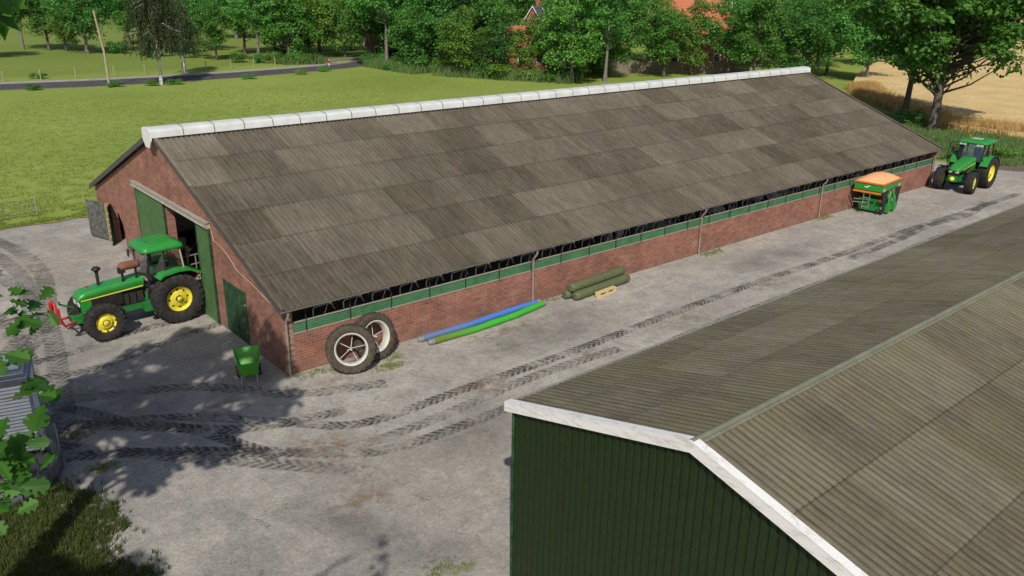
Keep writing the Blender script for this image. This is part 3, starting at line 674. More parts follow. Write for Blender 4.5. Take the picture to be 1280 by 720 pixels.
def hoodring(x, hw, z0, zs, zt, r=.12):
    """one cross-section of a bonnet, bottom left to bottom right"""
    p = [(-hw, z0), (-hw, zs)]
    for k in range(1, 6): a = math.pi / 2 * k / 5; p.append((-hw + r * (1 - math.cos(a)), zs + (zt - zs) * math.sin(a)))
    q = [(-a, b) for a, b in p[::-1]]; return [(x, a, b) for a, b in p + q]

# ------------------------------------------------------------------ classic tractor by the big door
def classic_tractor():
    T = thing('tractor', (-1.10, 7.62, .006), R(183.5), 'older green tractor with boxy cab and rusty exhaust before the wide barn doorway', 'tractor')
    WB = 2.62
    for s_ in (-1, 1):
        wheel(T, 0, s_ * .86, .93, .56, .47, s_, M['yellow'], 0, .13)
        wheel(T, WB, s_ * .87, .68, .44, .34, s_, M['yellow'], R(0), .05)
    # chassis
    mb = MB(); mb.box(-.45, .9, -.28, .28, .62, 1.2); mb.box(.9, 2.1, -.22, .22, .6, .98); mb.tube([(0, -.7, .93), (0, .7, .93)], .17, 14); mb.box(2.0, 3.2, -.26, .26, .72, .95)
    mb.build('transmission', M['green2'], T, bevel=.02)
    mb = MB(); mb.box(1.0, 3.12, -.27, .27, .9, 1.35); mb.tube([(1.3, -.3, 1.1), (2.7, -.3, 1.12)], .04, 8); mb.tube([(1.5, -.3, 1.25), (2.9, -.31, 1.0)], .03, 8)
    for x in (1.3, 1.55, 1.8, 2.05): mb.tube([(x, -.32, 1.0), (x, -.31, 1.32)], .03, 6); mb.tube([(x, .32, 1.0), (x, .31, 1.32)], .03, 6)
    mb.build('engine', M['engine'], T)
    mb = MB(); mb.tube([(WB, -.68, .66), (WB, .68, .66)], .11, 12); mb.tube([(WB, -.3, .66), (WB, .3, .66)], .18, 12); mb.build('front_axle', M['green2'], T)
    mb = MB(); mb.box(.55, 1.35, -.62, -.3, .52, .95); mb.build('fuel_tank', M['green2'], T, bevel=.05)
    mb = MB(); mb.box(.62, 1.1, .32, .6, .55, .9); mb.build('battery_box', M['green2'], T, bevel=.03)
    # bonnet
    rg = [hoodring(.95, .38, 1.46, 1.72, 1.84), hoodring(1.7, .375, 1.44, 1.68, 1.80), hoodring(2.5, .365, 1.42, 1.62, 1.75), hoodring(2.95, .355, 1.40, 1.56, 1.70), hoodring(3.12, .345, 1.38, 1.50, 1.63), hoodring(3.2, .32, 1.37, 1.44, 1.52)]
    mb = MB(); mb.loft(rg); mb.build('bonnet', M['green'], T)
    for s_ in (-1, 1):
        mb = MB(); mb.prism([(1.0, 1.5), (3.14, 1.405), (3.14, 1.445), (1.0, 1.54)], 'y', s_ * .385 - .004, s_ * .385 + .004)
        mb.build('bonnet_stripe', M['yellow_clean'], T)
        mb = MB(); mb.prism([(1.75, 1.0), (3.13, .98), (3.13, 1.38), (1.75, 1.43)], 'y', s_ * .335 - .015, s_ * .335 + .015); mb.build('side_grille', M['black'], T)
        mb = MB(); mb.prism([(2.8, .95), (3.16, .95), (3.16, 1.37), (2.8, 1.39)], 'y', s_ * .345 - .012, s_ * .345 + .014); mb.build('nose_panel', M['green'], T)
        mb = MB(); mb.box(3.14, 3.2, s_ * .2 - .1, s_ * .2 + .1, 1.2, 1.34); mb.build('headlight', M['lamp'], T, bevel=.01)
    mb = MB(); mb.box(3.1, 3.17, -.32, .32, .95, 1.38); mb.build('front_grille', M['black'], T)
    mb = MB(); mb.box(3.0, 3.45, -.3, .3, .6, .92); mb.build('weight_bracket', M['green2'], T, bevel=.02)
    mb = MB()
    for k in range(4): mb.tube([(3.15 + .08 * k, -.1 + .06 * k, 1.0), (3.35 + .05 * k, .05, 1.12 - .05 * k), (3.5, .1 - .05 * k, .95)], .02, 6)
    mb.box(3.2, 3.42, -.2, .2, .92, 1.1); mb.build('hydraulic_block', M['engine'], T)
    # cap, stack, exhaust
    mb = MB(); mb.tube([(2.75, -.12, 1.7), (2.75, -.12, 1.77)], .05, 10); mb.build('radiator_cap', M['red'], T)
    mb = MB(); mb.tube([(2.38, .0, 1.72), (2.38, .0, 2.3)], .055, 12); mb.lathe([(0, 2.44), (.1, 2.43), (.15, 2.38), (.155, 2.33), (.1, 2.30), (.06, 2.22)], 'z', 18, (2.38, 0, 0)); mb.build('air_intake', M['black'], T)
    mb = MB(); mb.tube([(1.62, .28, 1.7), (1.62, .28, 2.22)], .045, 10); mb.box(1.52, 1.75, .2, .36, 2.12, 2.3); mb.build('exhaust_stand', M['black'], T)
    mb = MB(); mb.tube([(1.15, .28, 1.75), (1.15, .28, 2.2)], .04, 8); mb.build('exhaust_stand', M['black'], T)
    mb = MB(); mb.lathe([(.0, .98), (.13, 1.0), (.155, 1.1), (.155, 1.55), (.13, 1.66), (.06, 1.68), (.05, 1.74)], 'x', 16, (0, .28, 2.35)); mb.build('exhaust_silencer', M['rust'], T)
    # cab
    x0, x1, zb, zt = -.46, .9, 1.35, 2.74; hw = .74; ht = .68
    for s_ in (-1, 1):
        for nm, a, b, r_ in (('pillar', (x1, s_ * .42 if 0 else s_ * hw * .72, zb - .35), (x1 - .12, s_ * ht, zt), .045), ('pillar', (.28, s_ * hw, 1.15), (.22, s_ * ht, zt), .04), ('pillar', (x0, s_ * hw, 1.7), (x0 + .1, s_ * ht, zt), .045)):
            mb = MB(); mb.tube([a, b], r_, 4, smooth=False); mb.build(nm, M['black'], T)
        mb = MB(); mb.add([(x1, s_ * hw * .72, zb + .1), (.3, s_ * hw, zb + .1), (.22, s_ * ht, zt), (x1 - .12, s_ * ht, zt)], [(0, 1, 2, 3)]); mb.build('door_glass', M['glass'], T, False)
        mb = MB(); mb.add([(x1 - .02, s_ * hw * .72, .95), (.32, s_ * hw, .95), (.3, s_ * hw, zb + .07), (x1, s_ * hw * .72, zb + .07)], [(0, 1, 2, 3)]); mb.build('lower_door_glass', M['glass'], T, False)
        mb = MB(); mb.tube([(x1, s_ * hw * .72, zb + .08), (.3, s_ * hw, zb + .08)], .022, 4); mb.tube([(.3, s_ * hw, .92), (.9, s_ * hw * .76, .92)], .022, 4); mb.build('door_rail', M['black'], T)
        mb = MB(); mb.add([(.26, s_ * hw, 1.72), (x0, s_ * hw, 1.8), (x0 + .1, s_ * ht, zt), (.22, s_ * ht, zt)], [(0, 1, 2, 3)]); mb.build('side_glass', M['glass'], T, False)
        mb = MB(); mb.tube([(x0 + .04, s_ * (hw - .0), 2.0), (x0 + .1, s_ * (ht + .02), zt - .03)], .03, 6); mb.build('cream_strip', M['cream'], T)
    mb = MB(); mb.add([(x1, -hw * .72, 1.84), (x1, hw * .72, 1.84), (x1 - .12, ht, zt), (x1 - .12, -ht, zt)], [(0, 1, 2, 3)]); mb.build('windscreen', M['glass'], T, False)
    mb = MB(); mb.add([(x0, -hw, 1.8), (x0, hw, 1.8), (x0 + .1, ht, zt), (x0 + .1, -ht, zt)], [(0, 1, 2, 3)]); mb.build('rear_window', M['glass'], T, False)
    mb = MB(); mb.box(x0, x1 - .03, -.5, .5, .98, 1.32); mb.box(x0, .15, -.5, .5, 1.2, 1.6); mb.build('cab_base', M['cab_grey'], T, bevel=.02)
    mb = MB(); mb.box(-.3, .12, -.25, .25, 1.75, 1.87); mb.box(-.38, -.26, -.24, .24, 1.85, 2.35); mb.build('seat', M['seat'], T, bevel=.04)
    mb = MB(); mb.lathe([(.18, -.015), (.2, 0), (.18, .015), (.165, 0)], 'z', 20, closed=True); w_ = mb.build('steering_wheel', M['black'], T); w_.location = (.48, 0, 2.0); w_.rotation_euler.y = R(-30)
    mb = MB(); mb.tube([(.75, 0, 1.3), (.48, 0, 1.98)], .05, 8); mb.box(.6, .86, -.22, .22, 1.6, 1.9); mb.build('dashboard', M['cream'], T)
    # roof: low slab with bevelled rim
    mb = MB(); rr = []
    for (e, z) in ((.0, 2.74), (.04, 2.76), (.06, 2.83), (.01, 2.93), (-.15, 3.02), (-.2, 3.03)):
        a, b, c_ = x0 - .02 - e, x1 + .02 + e, ht + .05 + e; r_ = .16; ring = []
        for cx, cy, a0 in ((b - r_, c_ - r_, 0), (a + r_, c_ - r_, 90), (a + r_, -c_ + r_, 180), (b - r_, -c_ + r_, 270)):
            for k in range(5): q = R(a0 + 22.5 * k); ring.append((cx + r_ * math.cos(q), cy + r_ * math.sin(q), z))
        rr.append(ring)
    mb.loft(rr); ro = mb.build('cab_roof', M['green'], T)
    mb = MB()
    for k in range(4): y = -.42 + .28 * k; mb.box(x0 + .25, x1 - .25, y - .02, y + .02, 3.025, 3.045)
    for k in range(4): pass
    mb.build('roof_rib', M['green'], ro)
    for s_ in (-1, 1):
        mb = MB(); mb.box(x1 - .02, x1 + .05, s_ * .5 - .09, s_ * .5 + .09, 2.7, 2.78); mb.build('work_light', M['black'], T)
        mb = MB(); mb.tube([(x1 - .08, s_ * ht, 2.55), (x1 + .02, s_ * (ht + .28), 2.5)], .014, 6); mb.box(x1, x1 + .03, s_ * (ht + .28) - .08, s_ * (ht + .28) + .08, 2.28, 2.55); mb.build('mirror', M['black'], T)
        # mudguard, flat top
        mb = MB(); y0, y1 = s_ * .58, s_ * 1.12; y0, y1 = min(y0, y1), max(y0, y1)
        mb.prism([(.62, 1.80), (.66, 1.84), (.5, 1.97), (-.1, 2.05), (-.5, 2.02), (-.98, 1.76), (-.95, 1.72), (-.48, 1.95), (-.1, 1.98), (.46, 1.91)], 'y', y0, y1); mb.build('mudguard', M['green'], T, bevel=.01)
        mb = MB(); mb.prism([(.6, 1.5), (.36, 1.92), (-.5, 1.93), (-.9, 1.6), (-.6, 1.2), (.3, 1.2)], 'y', s_ * .56 - .012, s_ * .56 + .012); mb.build('mudguard_side', M['black'], T)
        mb = MB(); mb.tube([(-.5, s_ * .45, 1.3), (-1.15, s_ * .45, 1.15)], .04, 8); mb.tube([(-.3, s_ * .4, .7), (-1.2, s_ * .48, .6)], .035, 8); mb.tube([(-1.0, s_ * .46, 1.15), (-1.0, s_ * .46, .62)], .025, 8); mb.build('lift_arm', M['green2'], T)
        mb = MB(); mb.box(.55, .8, s_ * .62 - .1, s_ * .62 + .1, .42, .45); mb.box(.55, .8, s_ * .64 - .1, s_ * .64 + .1, .68, .71); mb.box(.56, .58, s_ * .62 - .1, s_ * .62 + .1, .42, .95); mb.build('step', M['green2'], T)
    mb = MB(); mb.lathe([(0, -1.36), (.09, -1.34), (.12, -1.22), (.1, -1.05), (.04, -.95)], 'x', 14, (0, -.2, 1.35)); mb.build('top_link', M['red'], T)
    mb = MB(); mb.tube([(-.5, -.3, 1.9), (-.9, -.32, 1.8), (-1.15, -.28, 1.45)], .03, 8); mb.build('lift_rod', M['green2'], T)
    # front linkage, red
    fl = bpy.data.objects.new('front_linkage', None); S.collection.objects.link(fl); fl.parent = T
    for s_ in (-1, 1):
        mb = MB(); mb.tube([(3.4, s_ * .3, .72), (3.75, s_ * .38, .66), (3.86, s_ * .4, .9), (3.92, s_ * .38, 1.12)], .045, 6); mb.build('lower_link', M['red'], fl)
        mb = MB(); mb.tube([(3.9, s_ * .4, 1.0), (3.94, s_ * .12, 1.5)], .05, 6); mb.box(3.86, 3.97, s_ * .42 - .05, s_ * .42 + .05, .8, 1.35); mb.build('frame_arm', M['red'], fl)
    mb = MB(); mb.tube([(3.94, -.14, 1.48), (3.94, .14, 1.48)], .045, 6); mb.build('cross_bar', M['red'], fl); mb = MB(); mb.tube([(3.9, -.42, .95), (3.9, .42, .95)], .035, 6); mb.build('cross_bar', M['red'], fl)
    mb = MB(); mb.tube([(3.3, 0, 1.12), (3.75, 0, 1.38)], .035, 8); mb.tube([(3.7, -.1, 1.4), (3.82, .14, 1.5)], .03, 8); mb.build('top_link', M['green2'], fl)
    for s_ in (-1, 1):   # small mudguard behind the front wheels
        mb = MB(); mb.prism([(1.86, .62), (1.9, .6), (1.98, .95), (2.06, 1.1), (2.02, 1.13), (1.92, .98)], 'y', s_ * .87 - .16, s_ * .87 + .16); mb.build('front_mudguard', M['black'], T)
    return T
classic_tractor()

# ------------------------------------------------------------------ modern tractor at the far end
def modern_tractor():
    T = thing('tractor', (47.0, -1.62, .006), R(182.5), 'bright green modern tractor with open cab door at the far end of the brick wall', 'tractor')
    WB = 2.62
    for s_ in (-1, 1):
        wheel(T, 0, s_ * .93, .97, .6, .53, s_, M['yellow_clean'], 0, .1)
        wheel(T, WB, s_ * .93, .70, .5, .36, s_, M['yellow_clean'], R(6), .04)
    mb = MB(); mb.box(-.5, 1.0, -.3, .3, .6, 1.15); mb.box(.9, 2.4, -.24, .24, .6, 1.2); mb.tube([(0, -.7, .97), (0, .7, .97)], .19, 12); mb.build('transmission', M['black'], T, bevel=.03)
    mb = MB(); mb.box(2.2, 3.25, -.28, .28, .68, 1.05); mb.tube([(WB, -.7, .7), (WB, .7, .7)], .11, 12); mb.build('front_frame', M['green2'], T, bevel=.03)
    mb = MB(); mb.lathe([(0, 3.42), (.1, 3.4), (.15, 3.3), (.15, 3.2)], 'x', 16, (0, 0, .86)); mb.build('front_hitch', M['yellow_clean'], T)
    rg = [hoodring(.85, .42, 1.2, 1.75, 1.98), hoodring(1.4, .42, 1.2, 1.7, 1.93), hoodring(2.1, .40, 1.22, 1.58, 1.82), hoodring(2.75, .37, 1.26, 1.45, 1.68), hoodring(3.1, .33, 1.3, 1.36, 1.55), hoodring(3.22, .24, 1.34, 1.36, 1.44)]
    mb = MB(); mb.loft(rg); mb.build('bonnet', M['green'], T)
    for s_ in (-1, 1):
        mb = MB(); mb.prism([(.95, 1.05), (1.7, 1.02), (2.2, 1.2), (1.55, 1.45), (.95, 1.55)], 'y', s_ * .425 - .012, s_ * .425 + .012); mb.build('side_panel', M['green2'], T)
        mb = MB(); mb.prism([(1.5, 1.25), (2.9, 1.22), (3.1, 1.36), (2.3, 1.47), (1.6, 1.5)], 'y', s_ * .40 - .012, s_ * .40 + .016); mb.build('side_grille', M['black'], T)
        mb = MB(); mb.prism([(1.0, 1.62), (2.9, 1.40), (2.9, 1.43), (1.0, 1.66)], 'y', s_ * .425 - .004, s_ * .428 + .004); mb.build('bonnet_stripe', M['yellow_clean'], T)
        mb = MB(); mb.box(3.05, 3.2, s_ * .2 - .1, s_ * .2 + .1, 1.24, 1.34); mb.build('headlight', M['lamp'], T, bevel=.02)
    mb = MB(); mb.box(2.9, 3.16, -.31, .31, 1.02, 1.3); mb.build('front_grille', M['black'], T, bevel=.03)
    # cab
    x0, x1, zt = -.68, .98, 2.78; hw = .8; ht = .74
    for s_ in (-1, 1):
        for a, b, r_ in (((x1, s_ * .62, 1.1), (x1 - .2, s_ * ht, zt), .045), ((.18, s_ * hw, 1.2), (.12, s_ * ht, zt), .045), ((x0, s_ * hw, 1.75), (x0 + .06, s_ * ht, zt), .05)):
            mb = MB(); mb.tube([a, b], r_, 6, smooth=False); mb.build('pillar', M['black'], T)
        mb = MB(); mb.add([(.16, s_ * hw, 1.75), (x0, s_ * hw, 1.85), (x0 + .06, s_ * ht, zt), (.12, s_ * ht, zt)], [(0, 1, 2, 3)]); mb.build('side_glass', M['glass'], T, False)
        y0, y1 = sorted((s_ * .64, s_ * 1.16)); pr = []
        for k in range(12): a = R(28 + k * 12.5); pr.append((1.13 * math.cos(a), .97 + 1.1 * math.sin(a)))
        pr2 = [(x * .965, .97 + (z - .97) * .96) for x, z in pr]
        mb = MB(); mb.prism(pr + pr2[::-1], 'y', y0, y1); mb.build('mudguard', M['green'], T)
        mb = MB(); pr3 = [(x * 1.005, .97 + (z - .97) * 1.005) for x, z in pr]; y2, y3 = sorted((s_ * 1.16, s_ * 1.22)); mb.prism(pr3 + [(x * .95, .97 + (z - .97) * .95) for x, z in pr][::-1], 'y', y2, y3); mb.build('mudguard_lip', M['black'], T)
        mb = MB(); mb.prism(pr2 + [(-.9, 1.2), (.9, 1.2)], 'y', s_ * .62 - .012, s_ * .62 + .012); mb.build('mudguard_side', M['black'], T)
        mb = MB()
        for z in (.45, .75, 1.0): mb.box(.7, 1.0, s_ * .72 - .13, s_ * .72 + .13, z, z + .03)
        mb.box(1.0, 1.02, s_ * .72 - .13, s_ * .72 + .13, .45, 1.2); mb.build('step', M['black'], T)
        mb = MB(); mb.prism([(2.0 + .0, .9), (2.1, 1.3), (2.35, 1.48), (2.75, 1.5), (2.75, 1.46), (2.38, 1.44), (2.14, 1.27), (2.04, .9)], 'y', s_ * .93 - .2, s_ * .93 + .2); mb.build('front_mudguard', M['black'], T) if s_ < 9 else None
        mb = MB(); mb.tube([(x1 - .1, s_ * ht, 2.6), (x1 + .1, s_ * (ht + .3), 2.62), (x1 + .1, s_ * (ht + .3), 2.5)], .016, 6); mb.box(x1 + .08, x1 + .12, s_ * (ht + .3) - .09, s_ * (ht + .3) + .09, 2.15, 2.5); mb.build('mirror', M['black'], T)
    mb = MB(); mb.add([(x1, -.62, 1.7), (x1, .62, 1.7), (x1 - .2, ht, zt), (x1 - .2, -ht, zt)], [(0, 1, 2, 3)]); mb.build('windscreen', M['glass'], T, False)
    mb = MB(); mb.add([(x1 - .03, .63, 1.15), (.2, hw, 1.15), (.12, ht, zt), (x1 - .2, ht, zt)], [(0, 1, 2, 3)]); mb.build('door_glass', M['glass'], T, False)
    mb = MB(); mb.add([(x0, -hw, 1.8), (x0, hw, 1.8), (x0 + .06, ht, zt), (x0 + .06, -ht, zt)], [(0, 1, 2, 3)]); mb.build('rear_window', M['glass'], T, False)
    mb = MB(); mb.box(x0, x1 - .03, -.56, .56, .98, 1.25); mb.box(x0, .15, -.58, .58, 1.2, 1.72); mb.build('cab_base', M['black'], T, bevel=.02)
    mb = MB(); mb.box(-.3, .15, -.25, .25, 1.65, 1.8); mb.box(-.4, -.26, -.24, .24, 1.78, 2.4); mb.build('seat', M['seat'], T, bevel=.04)
    mb = MB(); mb.lathe([(.18, -.015), (.2, 0), (.18, .015), (.165, 0)], 'z', 20, closed=True); w_ = mb.build('steering_wheel', M['black'], T); w_.location = (.5, 0, 1.95); w_.rotation_euler.y = R(-30)
    mb = MB(); mb.tube([(.8, 0, 1.2), (.52, 0, 1.93)], .06, 8); mb.box(.6, .85, -.2, .2, 1.55, 1.8); mb.build('dashboard', M['black'], T)
    # open door on the wall side (the tractor's right, image left)
    d_ = bpy.data.objects.new('cab_door', None); S.collection.objects.link(d_); d_.parent = T; d_.location = (.18, -hw, 0); d_.rotation_euler.z = R(-62)
    mb = MB(); pts = [(0, 0, 1.1), (0, 0, 2.7), (.5, 0, 2.74), (.74, 0, 2.6), (.8, 0, 1.9), (.7, 0, 1.15), (0, 0, 1.1)]; mb.tube(pts, .03, 6); mb.build('door_frame', M['black'], d_)
    mb = MB(); mb.add([p for p in pts[:-1]], [(0, 1, 2, 3, 4, 5)]); mb.build('door_glass', M['glass'], d_, False)
    mb = MB(); rr = []
    for (e, z) in ((.0, 2.77), (.08, 2.8), (.13, 2.87), (.1, 2.93), (-.1, 3.02), (-.3, 3.04)):
        a, b, c_ = x0 - .05 - e, x1 + .0 + e, ht + .05 + e; r_ = .22; ring = []
        for cx, cy, a0 in ((b - r_, c_ - r_, 0), (a + r_, c_ - r_, 90), (a + r_, -c_ + r_, 180), (b - r_, -c_ + r_, 270)):
            for k in range(5): q = R(a0 + 22.5 * k); ring.append((cx + r_ * math.cos(q), cy + r_ * math.sin(q), z))
        rr.append(ring)
    mb.loft(rr); ro = mb.build('cab_roof', M['green'], T)
    mb = MB(); mb.box(-.1, .35, -.3, .3, 3.02, 3.06); mb.build('roof_hatch', M['lamp'], ro, bevel=.02)
    for y in (-.62, -.4, .4, .62): mb = MB(); mb.box(x1 + .02, x1 + .12, y - .08, y + .08, 2.7, 2.8); mb.build('work_light', M['lamp'], T)
    mb = MB(); mb.tube([(.9, -.56, 1.3), (.92, -.58, 2.6), (.95, -.62, 2.75)], .06, 10); mb.build('exhaust', M['black'], T)
    mb = MB(); mb.tube([(-.5, -.7, 2.9), (-.5, -.7, 3.15)], .04, 10); mb.build('beacon', M['orange_bar'], T)
    for s_ in (-1, 1): mb = MB(); mb.tube([(-.3, s_ * .4, .7), (-1.2, s_ * .48, .6)], .04, 8); mb.tube([(-.5, s_ * .42, 1.3), (-1.1, s_ * .45, 1.2), (-1.05, s_ * .46, .62)], .03, 8); mb.build('lift_arm', M['black'], T)
    return T
modern_tractor()

# ------------------------------------------------------------------ fertiliser spreader
def spreader():
    T = thing('spreader', (35.75, -1.0, .006), R(6), 'green mounted fertiliser spreader with orange tarpaulin cover standing by the brick wall', 'spreader')
    mb = MB(); # hopper: wide rectangular bin tapering below
    a, b = 1.32, .78
    rings = [[(-a * s, -b * s, z), (a * s, -b * s, z), (a * s, b * s, z), (-a * s, b * s, z)] for s, z in ((1.0, 1.8), (1.0, 1.36))]
    mb.loft(rings, smooth=False); mb.loft([[(-a * .98, -b * .96, 1.36), (a * .98, -b * .96, 1.36), (a * .98, b * .96, 1.36), (-a * .98, b * .96, 1.36)], [(-.5, -.35, .82), (.5, -.35, .82), (.5, .35, .82), (-.5, .35, .82)]], smooth=False)
    mb.box(-a - .02, a + .02, -b - .02, b + .02, 1.77, 1.81); mb.build('hopper', M['green'], T)
    mb = MB()
    n = 14; rings = []
    for i in range(n + 1):
        x = -a - .03 + (2 * a + .06) * i / n; e = math.sin(math.pi * i / n) ** .5 if 0 < i < n else 0
        ring = []
        for k in range(11):
            v = -1 + .2 * k; z = 1.815 + .34 * e * (1 - abs(v) ** 2.4) + .012 * math.sin(i * 2.1 + k); ring.append((x, v * (b + .03), z))
        rings.append(ring)
    vs = [p for r_ in rings for p in r_]; mb.add(vs, [(i * 11 + k, i * 11 + k + 1, (i + 1) * 11 + k + 1, (i + 1) * 11 + k) for i in range(n) for k in range(10)], True)
    tp_ = mb.build('tarpaulin', M['orange'], T, False)
    mb = MB(); mb.box(-a - .05, a + .05, -b - .045, -b - .02, 1.74, 1.83); mb.box(-a - .05, -a - .02, -b - .04, b + .04, 1.76, 1.84); mb.build('tarpaulin_hem', M['orange_bar'], tp_)
    mb = MB(); mb.box(-a - .16, -a - .08, -b, b, 1.24, 1.33); mb.build('guard_bar', M['orange_bar'], T, bevel=.01)
    for s_ in (-1, 1):
        mb = MB(); mb.box(s_ * .9 - .05 if 0 else s_ * 1.0 - .28, s_ * 1.0 + .28, -b - .06, -b - .03, .38, 1.33) if 0 else mb.prism([(s_ * 1.28, 1.36), (s_ * .55, 1.36), (s_ * .72, .12), (s_ * 1.05, .12)], 'y', -b - .07, -b - .03)
        mb.build('spray_guard', M['black'], T)
        mb = MB(); mb.box(s_ * 1.1 - .17, s_ * 1.1 + .17, -b - .05, -b - .03, 1.38, 1.52); wp = mb.build('warning_plate', M['cap_end'], T)
        mb = MB()
        for k in range(3): x = s_ * 1.1 - .13 + .11 * k; mb.prism([(x - .03, 1.385), (x + .02, 1.385), (x + .06, 1.515), (x + .01, 1.515)], 'y', -b - .058, -b - .051)
        mb.build('red_stripe', M['red'], wp)
        mb = MB(); mb.tube([(s_ * .42, -b + .1, 1.3), (s_ * .40, -b - .12, .85), (s_ * .44, -b - .1, .12)], .07, 6); mb.box(s_ * .42 - .14, s_ * .42 + .14, -b - .22, -b + .02, .12, .6); mb.tube([(s_ * .4, -b - .1, .7), (s_ * .12, -b - .05, 1.25)], .055, 6); mb.build('frame_arm', M['green'], T)
        mb = MB(); mb.lathe([(.0, .5), (.34, .5), (.36, .53), (.3, .55), (.08, .6), (0, .62)], 'z', 20, (s_ * .42, .45, 0)); mb.build('spreading_disc', M['steel'], T)
    mb = MB(); mb.box(-1.0, 1.0, -b + .2, -b + .3, .7, .8); mb.box(-1.0, 1.0, b - .3, b - .2, .62, .72); mb.box(-.9, -.8, -b + .2, b - .2, .15, .85); mb.box(.8, .9, -b + .2, b - .2, .15, .85); mb.build('frame', M['green2'], T)
    mb = MB()
    for y in (-.2, .15): mb.tube([(-a - .12, y, 1.2), (-a - .16, y, .35)], .02, 6)
    for z in (.45, .72, .98): mb.tube([(-a - .14, -.2, z), (-a - .14, .15, z)], .022, 6)
    mb.tube([(-a - .1, -.2, 1.2), (-a + .2, -.2, 1.25)], .02, 6); mb.tube([(-a - .1, .15, 1.2), (-a + .2, .15, 1.25)], .02, 6); mb.build('ladder', M['galv'], T)
    mb = MB(); mb.tube([(-a - .1, b - .1, .8), (-a + .3, b - .4, .75), (-.8, 0, .7)], .025, 6); mb.tube([(-a - .05, b - .05, .62), (-.9, .2, .55)], .02, 6); mb.build('side_rail', M['galv'], T)
    mb = MB(); mb.tube([(-1.12, -b + .1, .85), (-1.18, -b + .1, .85)], .07, 12); mb.build('tail_lamp', M['red'], T)
    for x in (-.95, .85):
        for y in (-.5, .5):
            mb = MB(); mb.tube([(x, y - .03, .07), (x, y + .03, .07)], .07, 12); mb.tube([(x, y, .07), (x, y, .3)], .025, 6); mb.build('castor', M['black'], T)
    # light leaf-shaped emblem on the hopper end
    mb = MB(); mb.T = Matrix.Translation((-a - .022, .05, 1.57)); q = [(-.2, .05), (-.05, .08), (.02, .02), (.2, -.02), (.12, -.06), (-.04, -.05), (-.02, 0)]
    mb.prism(q, 'x', -.003, .003); mb.build('emblem', M['cap_end'], T)
spreader()

# ------------------------------------------------------------------ wheelbarrow
def barrow():
    T = thing('wheelbarrow', (-1.12, .40, .006), R(-111), 'green wheelbarrow standing by the front corner of the brick barn', 'wheelbarrow')
    M['bar_green'] = mat('barrow_green', (.075, .33, .03), .4, var=.1)
    # local +x is towards the handles
    mb = MB(); o_ = [[(.40, -.34, .78), (.40, .34, .78), (-.66, .40, .92), (-.66, -.40, .92)], [(.28, -.25, .34), (.28, .25, .34), (-.28, .24, .30), (-.28, -.24, .30)]]
    i_ = [[(x * .97, y * .97, z) for x, y, z in o_[0]], [(x * .97, y * .95, z + .015) for x, y, z in o_[1]]]
    vs = o_[0] + o_[1] + i_[1] + i_[0]
    fs = [(a + k, a + (k + 1) % 4, a + 4 + (k + 1) % 4, a + 4 + k) for a in (0, 4, 8) for k in range(4) if a != 4] + [(4, 5, 6, 7), (8, 9, 10, 11)] + [(12 + k, 12 + (k + 1) % 4, (k + 1) % 4, k) for k in range(4)]
    mb.add(vs, fs); mb.build('tray', M['bar_green'], T, bevel=.008)
    mb = MB(); pts = [o_[0][k] for k in range(4)] + [o_[0][0]]; mb.tube(pts, .014, 6); mb.build('tray_rim', M['bar_green'], T)
    for s_ in (-1, 1):
        mb = MB(); mb.tube([(-.62, s_ * .06, .22), (-.2, s_ * .18, .36), (.24, s_ * .25, .44), (.48, s_ * .28, .6), (.82, s_ * .29, .62)], .017, 8); mb.build('handle', M['galv'], T)
        mb = MB(); mb.tube([(.2, s_ * .23, .42), (.32, s_ * .24, .02), (.42, s_ * .24, .02)], .015, 8); mb.tube([(.1, s_ * .22, .42), (.32, s_ * .24, .1)], .012, 6); mb.build('leg', M['galv'], T)
        mb = MB(); mb.tube([(.8, s_ * .29, .62), (.93, s_ * .29, .62)], .022, 8); mb.build('grip', M['black'], T)
    for s_ in (-1, 1):
        mb = MB(); mb.lathe([(.1, -.035), (.17, -.045), (.2, 0), (.17, .045), (.1, .035)], 'y', 24, (-.45, s_ * .34, .2), closed=True); wh = mb.build('wheel', M['rubber'], T)
        mb = MB(); mb.lathe([(.0, .01), (.1, .02), (.1, -.02), (0, -.01)], 'y', 20, (-.45, s_ * .34, .2)); mb.build('rim', M['galv_dull'], wh)
    mb = MB(); mb.tube([(-.45, -.34, .2), (-.45, .34, .2)], .014, 6); mb.tube([(-.45, -.1, .2), (-.3, -.15, .36)], .014, 6); mb.tube([(-.45, .1, .2), (-.3, .15, .36)], .014, 6); mb.build('axle', M['galv_dull'], T)
barrow()

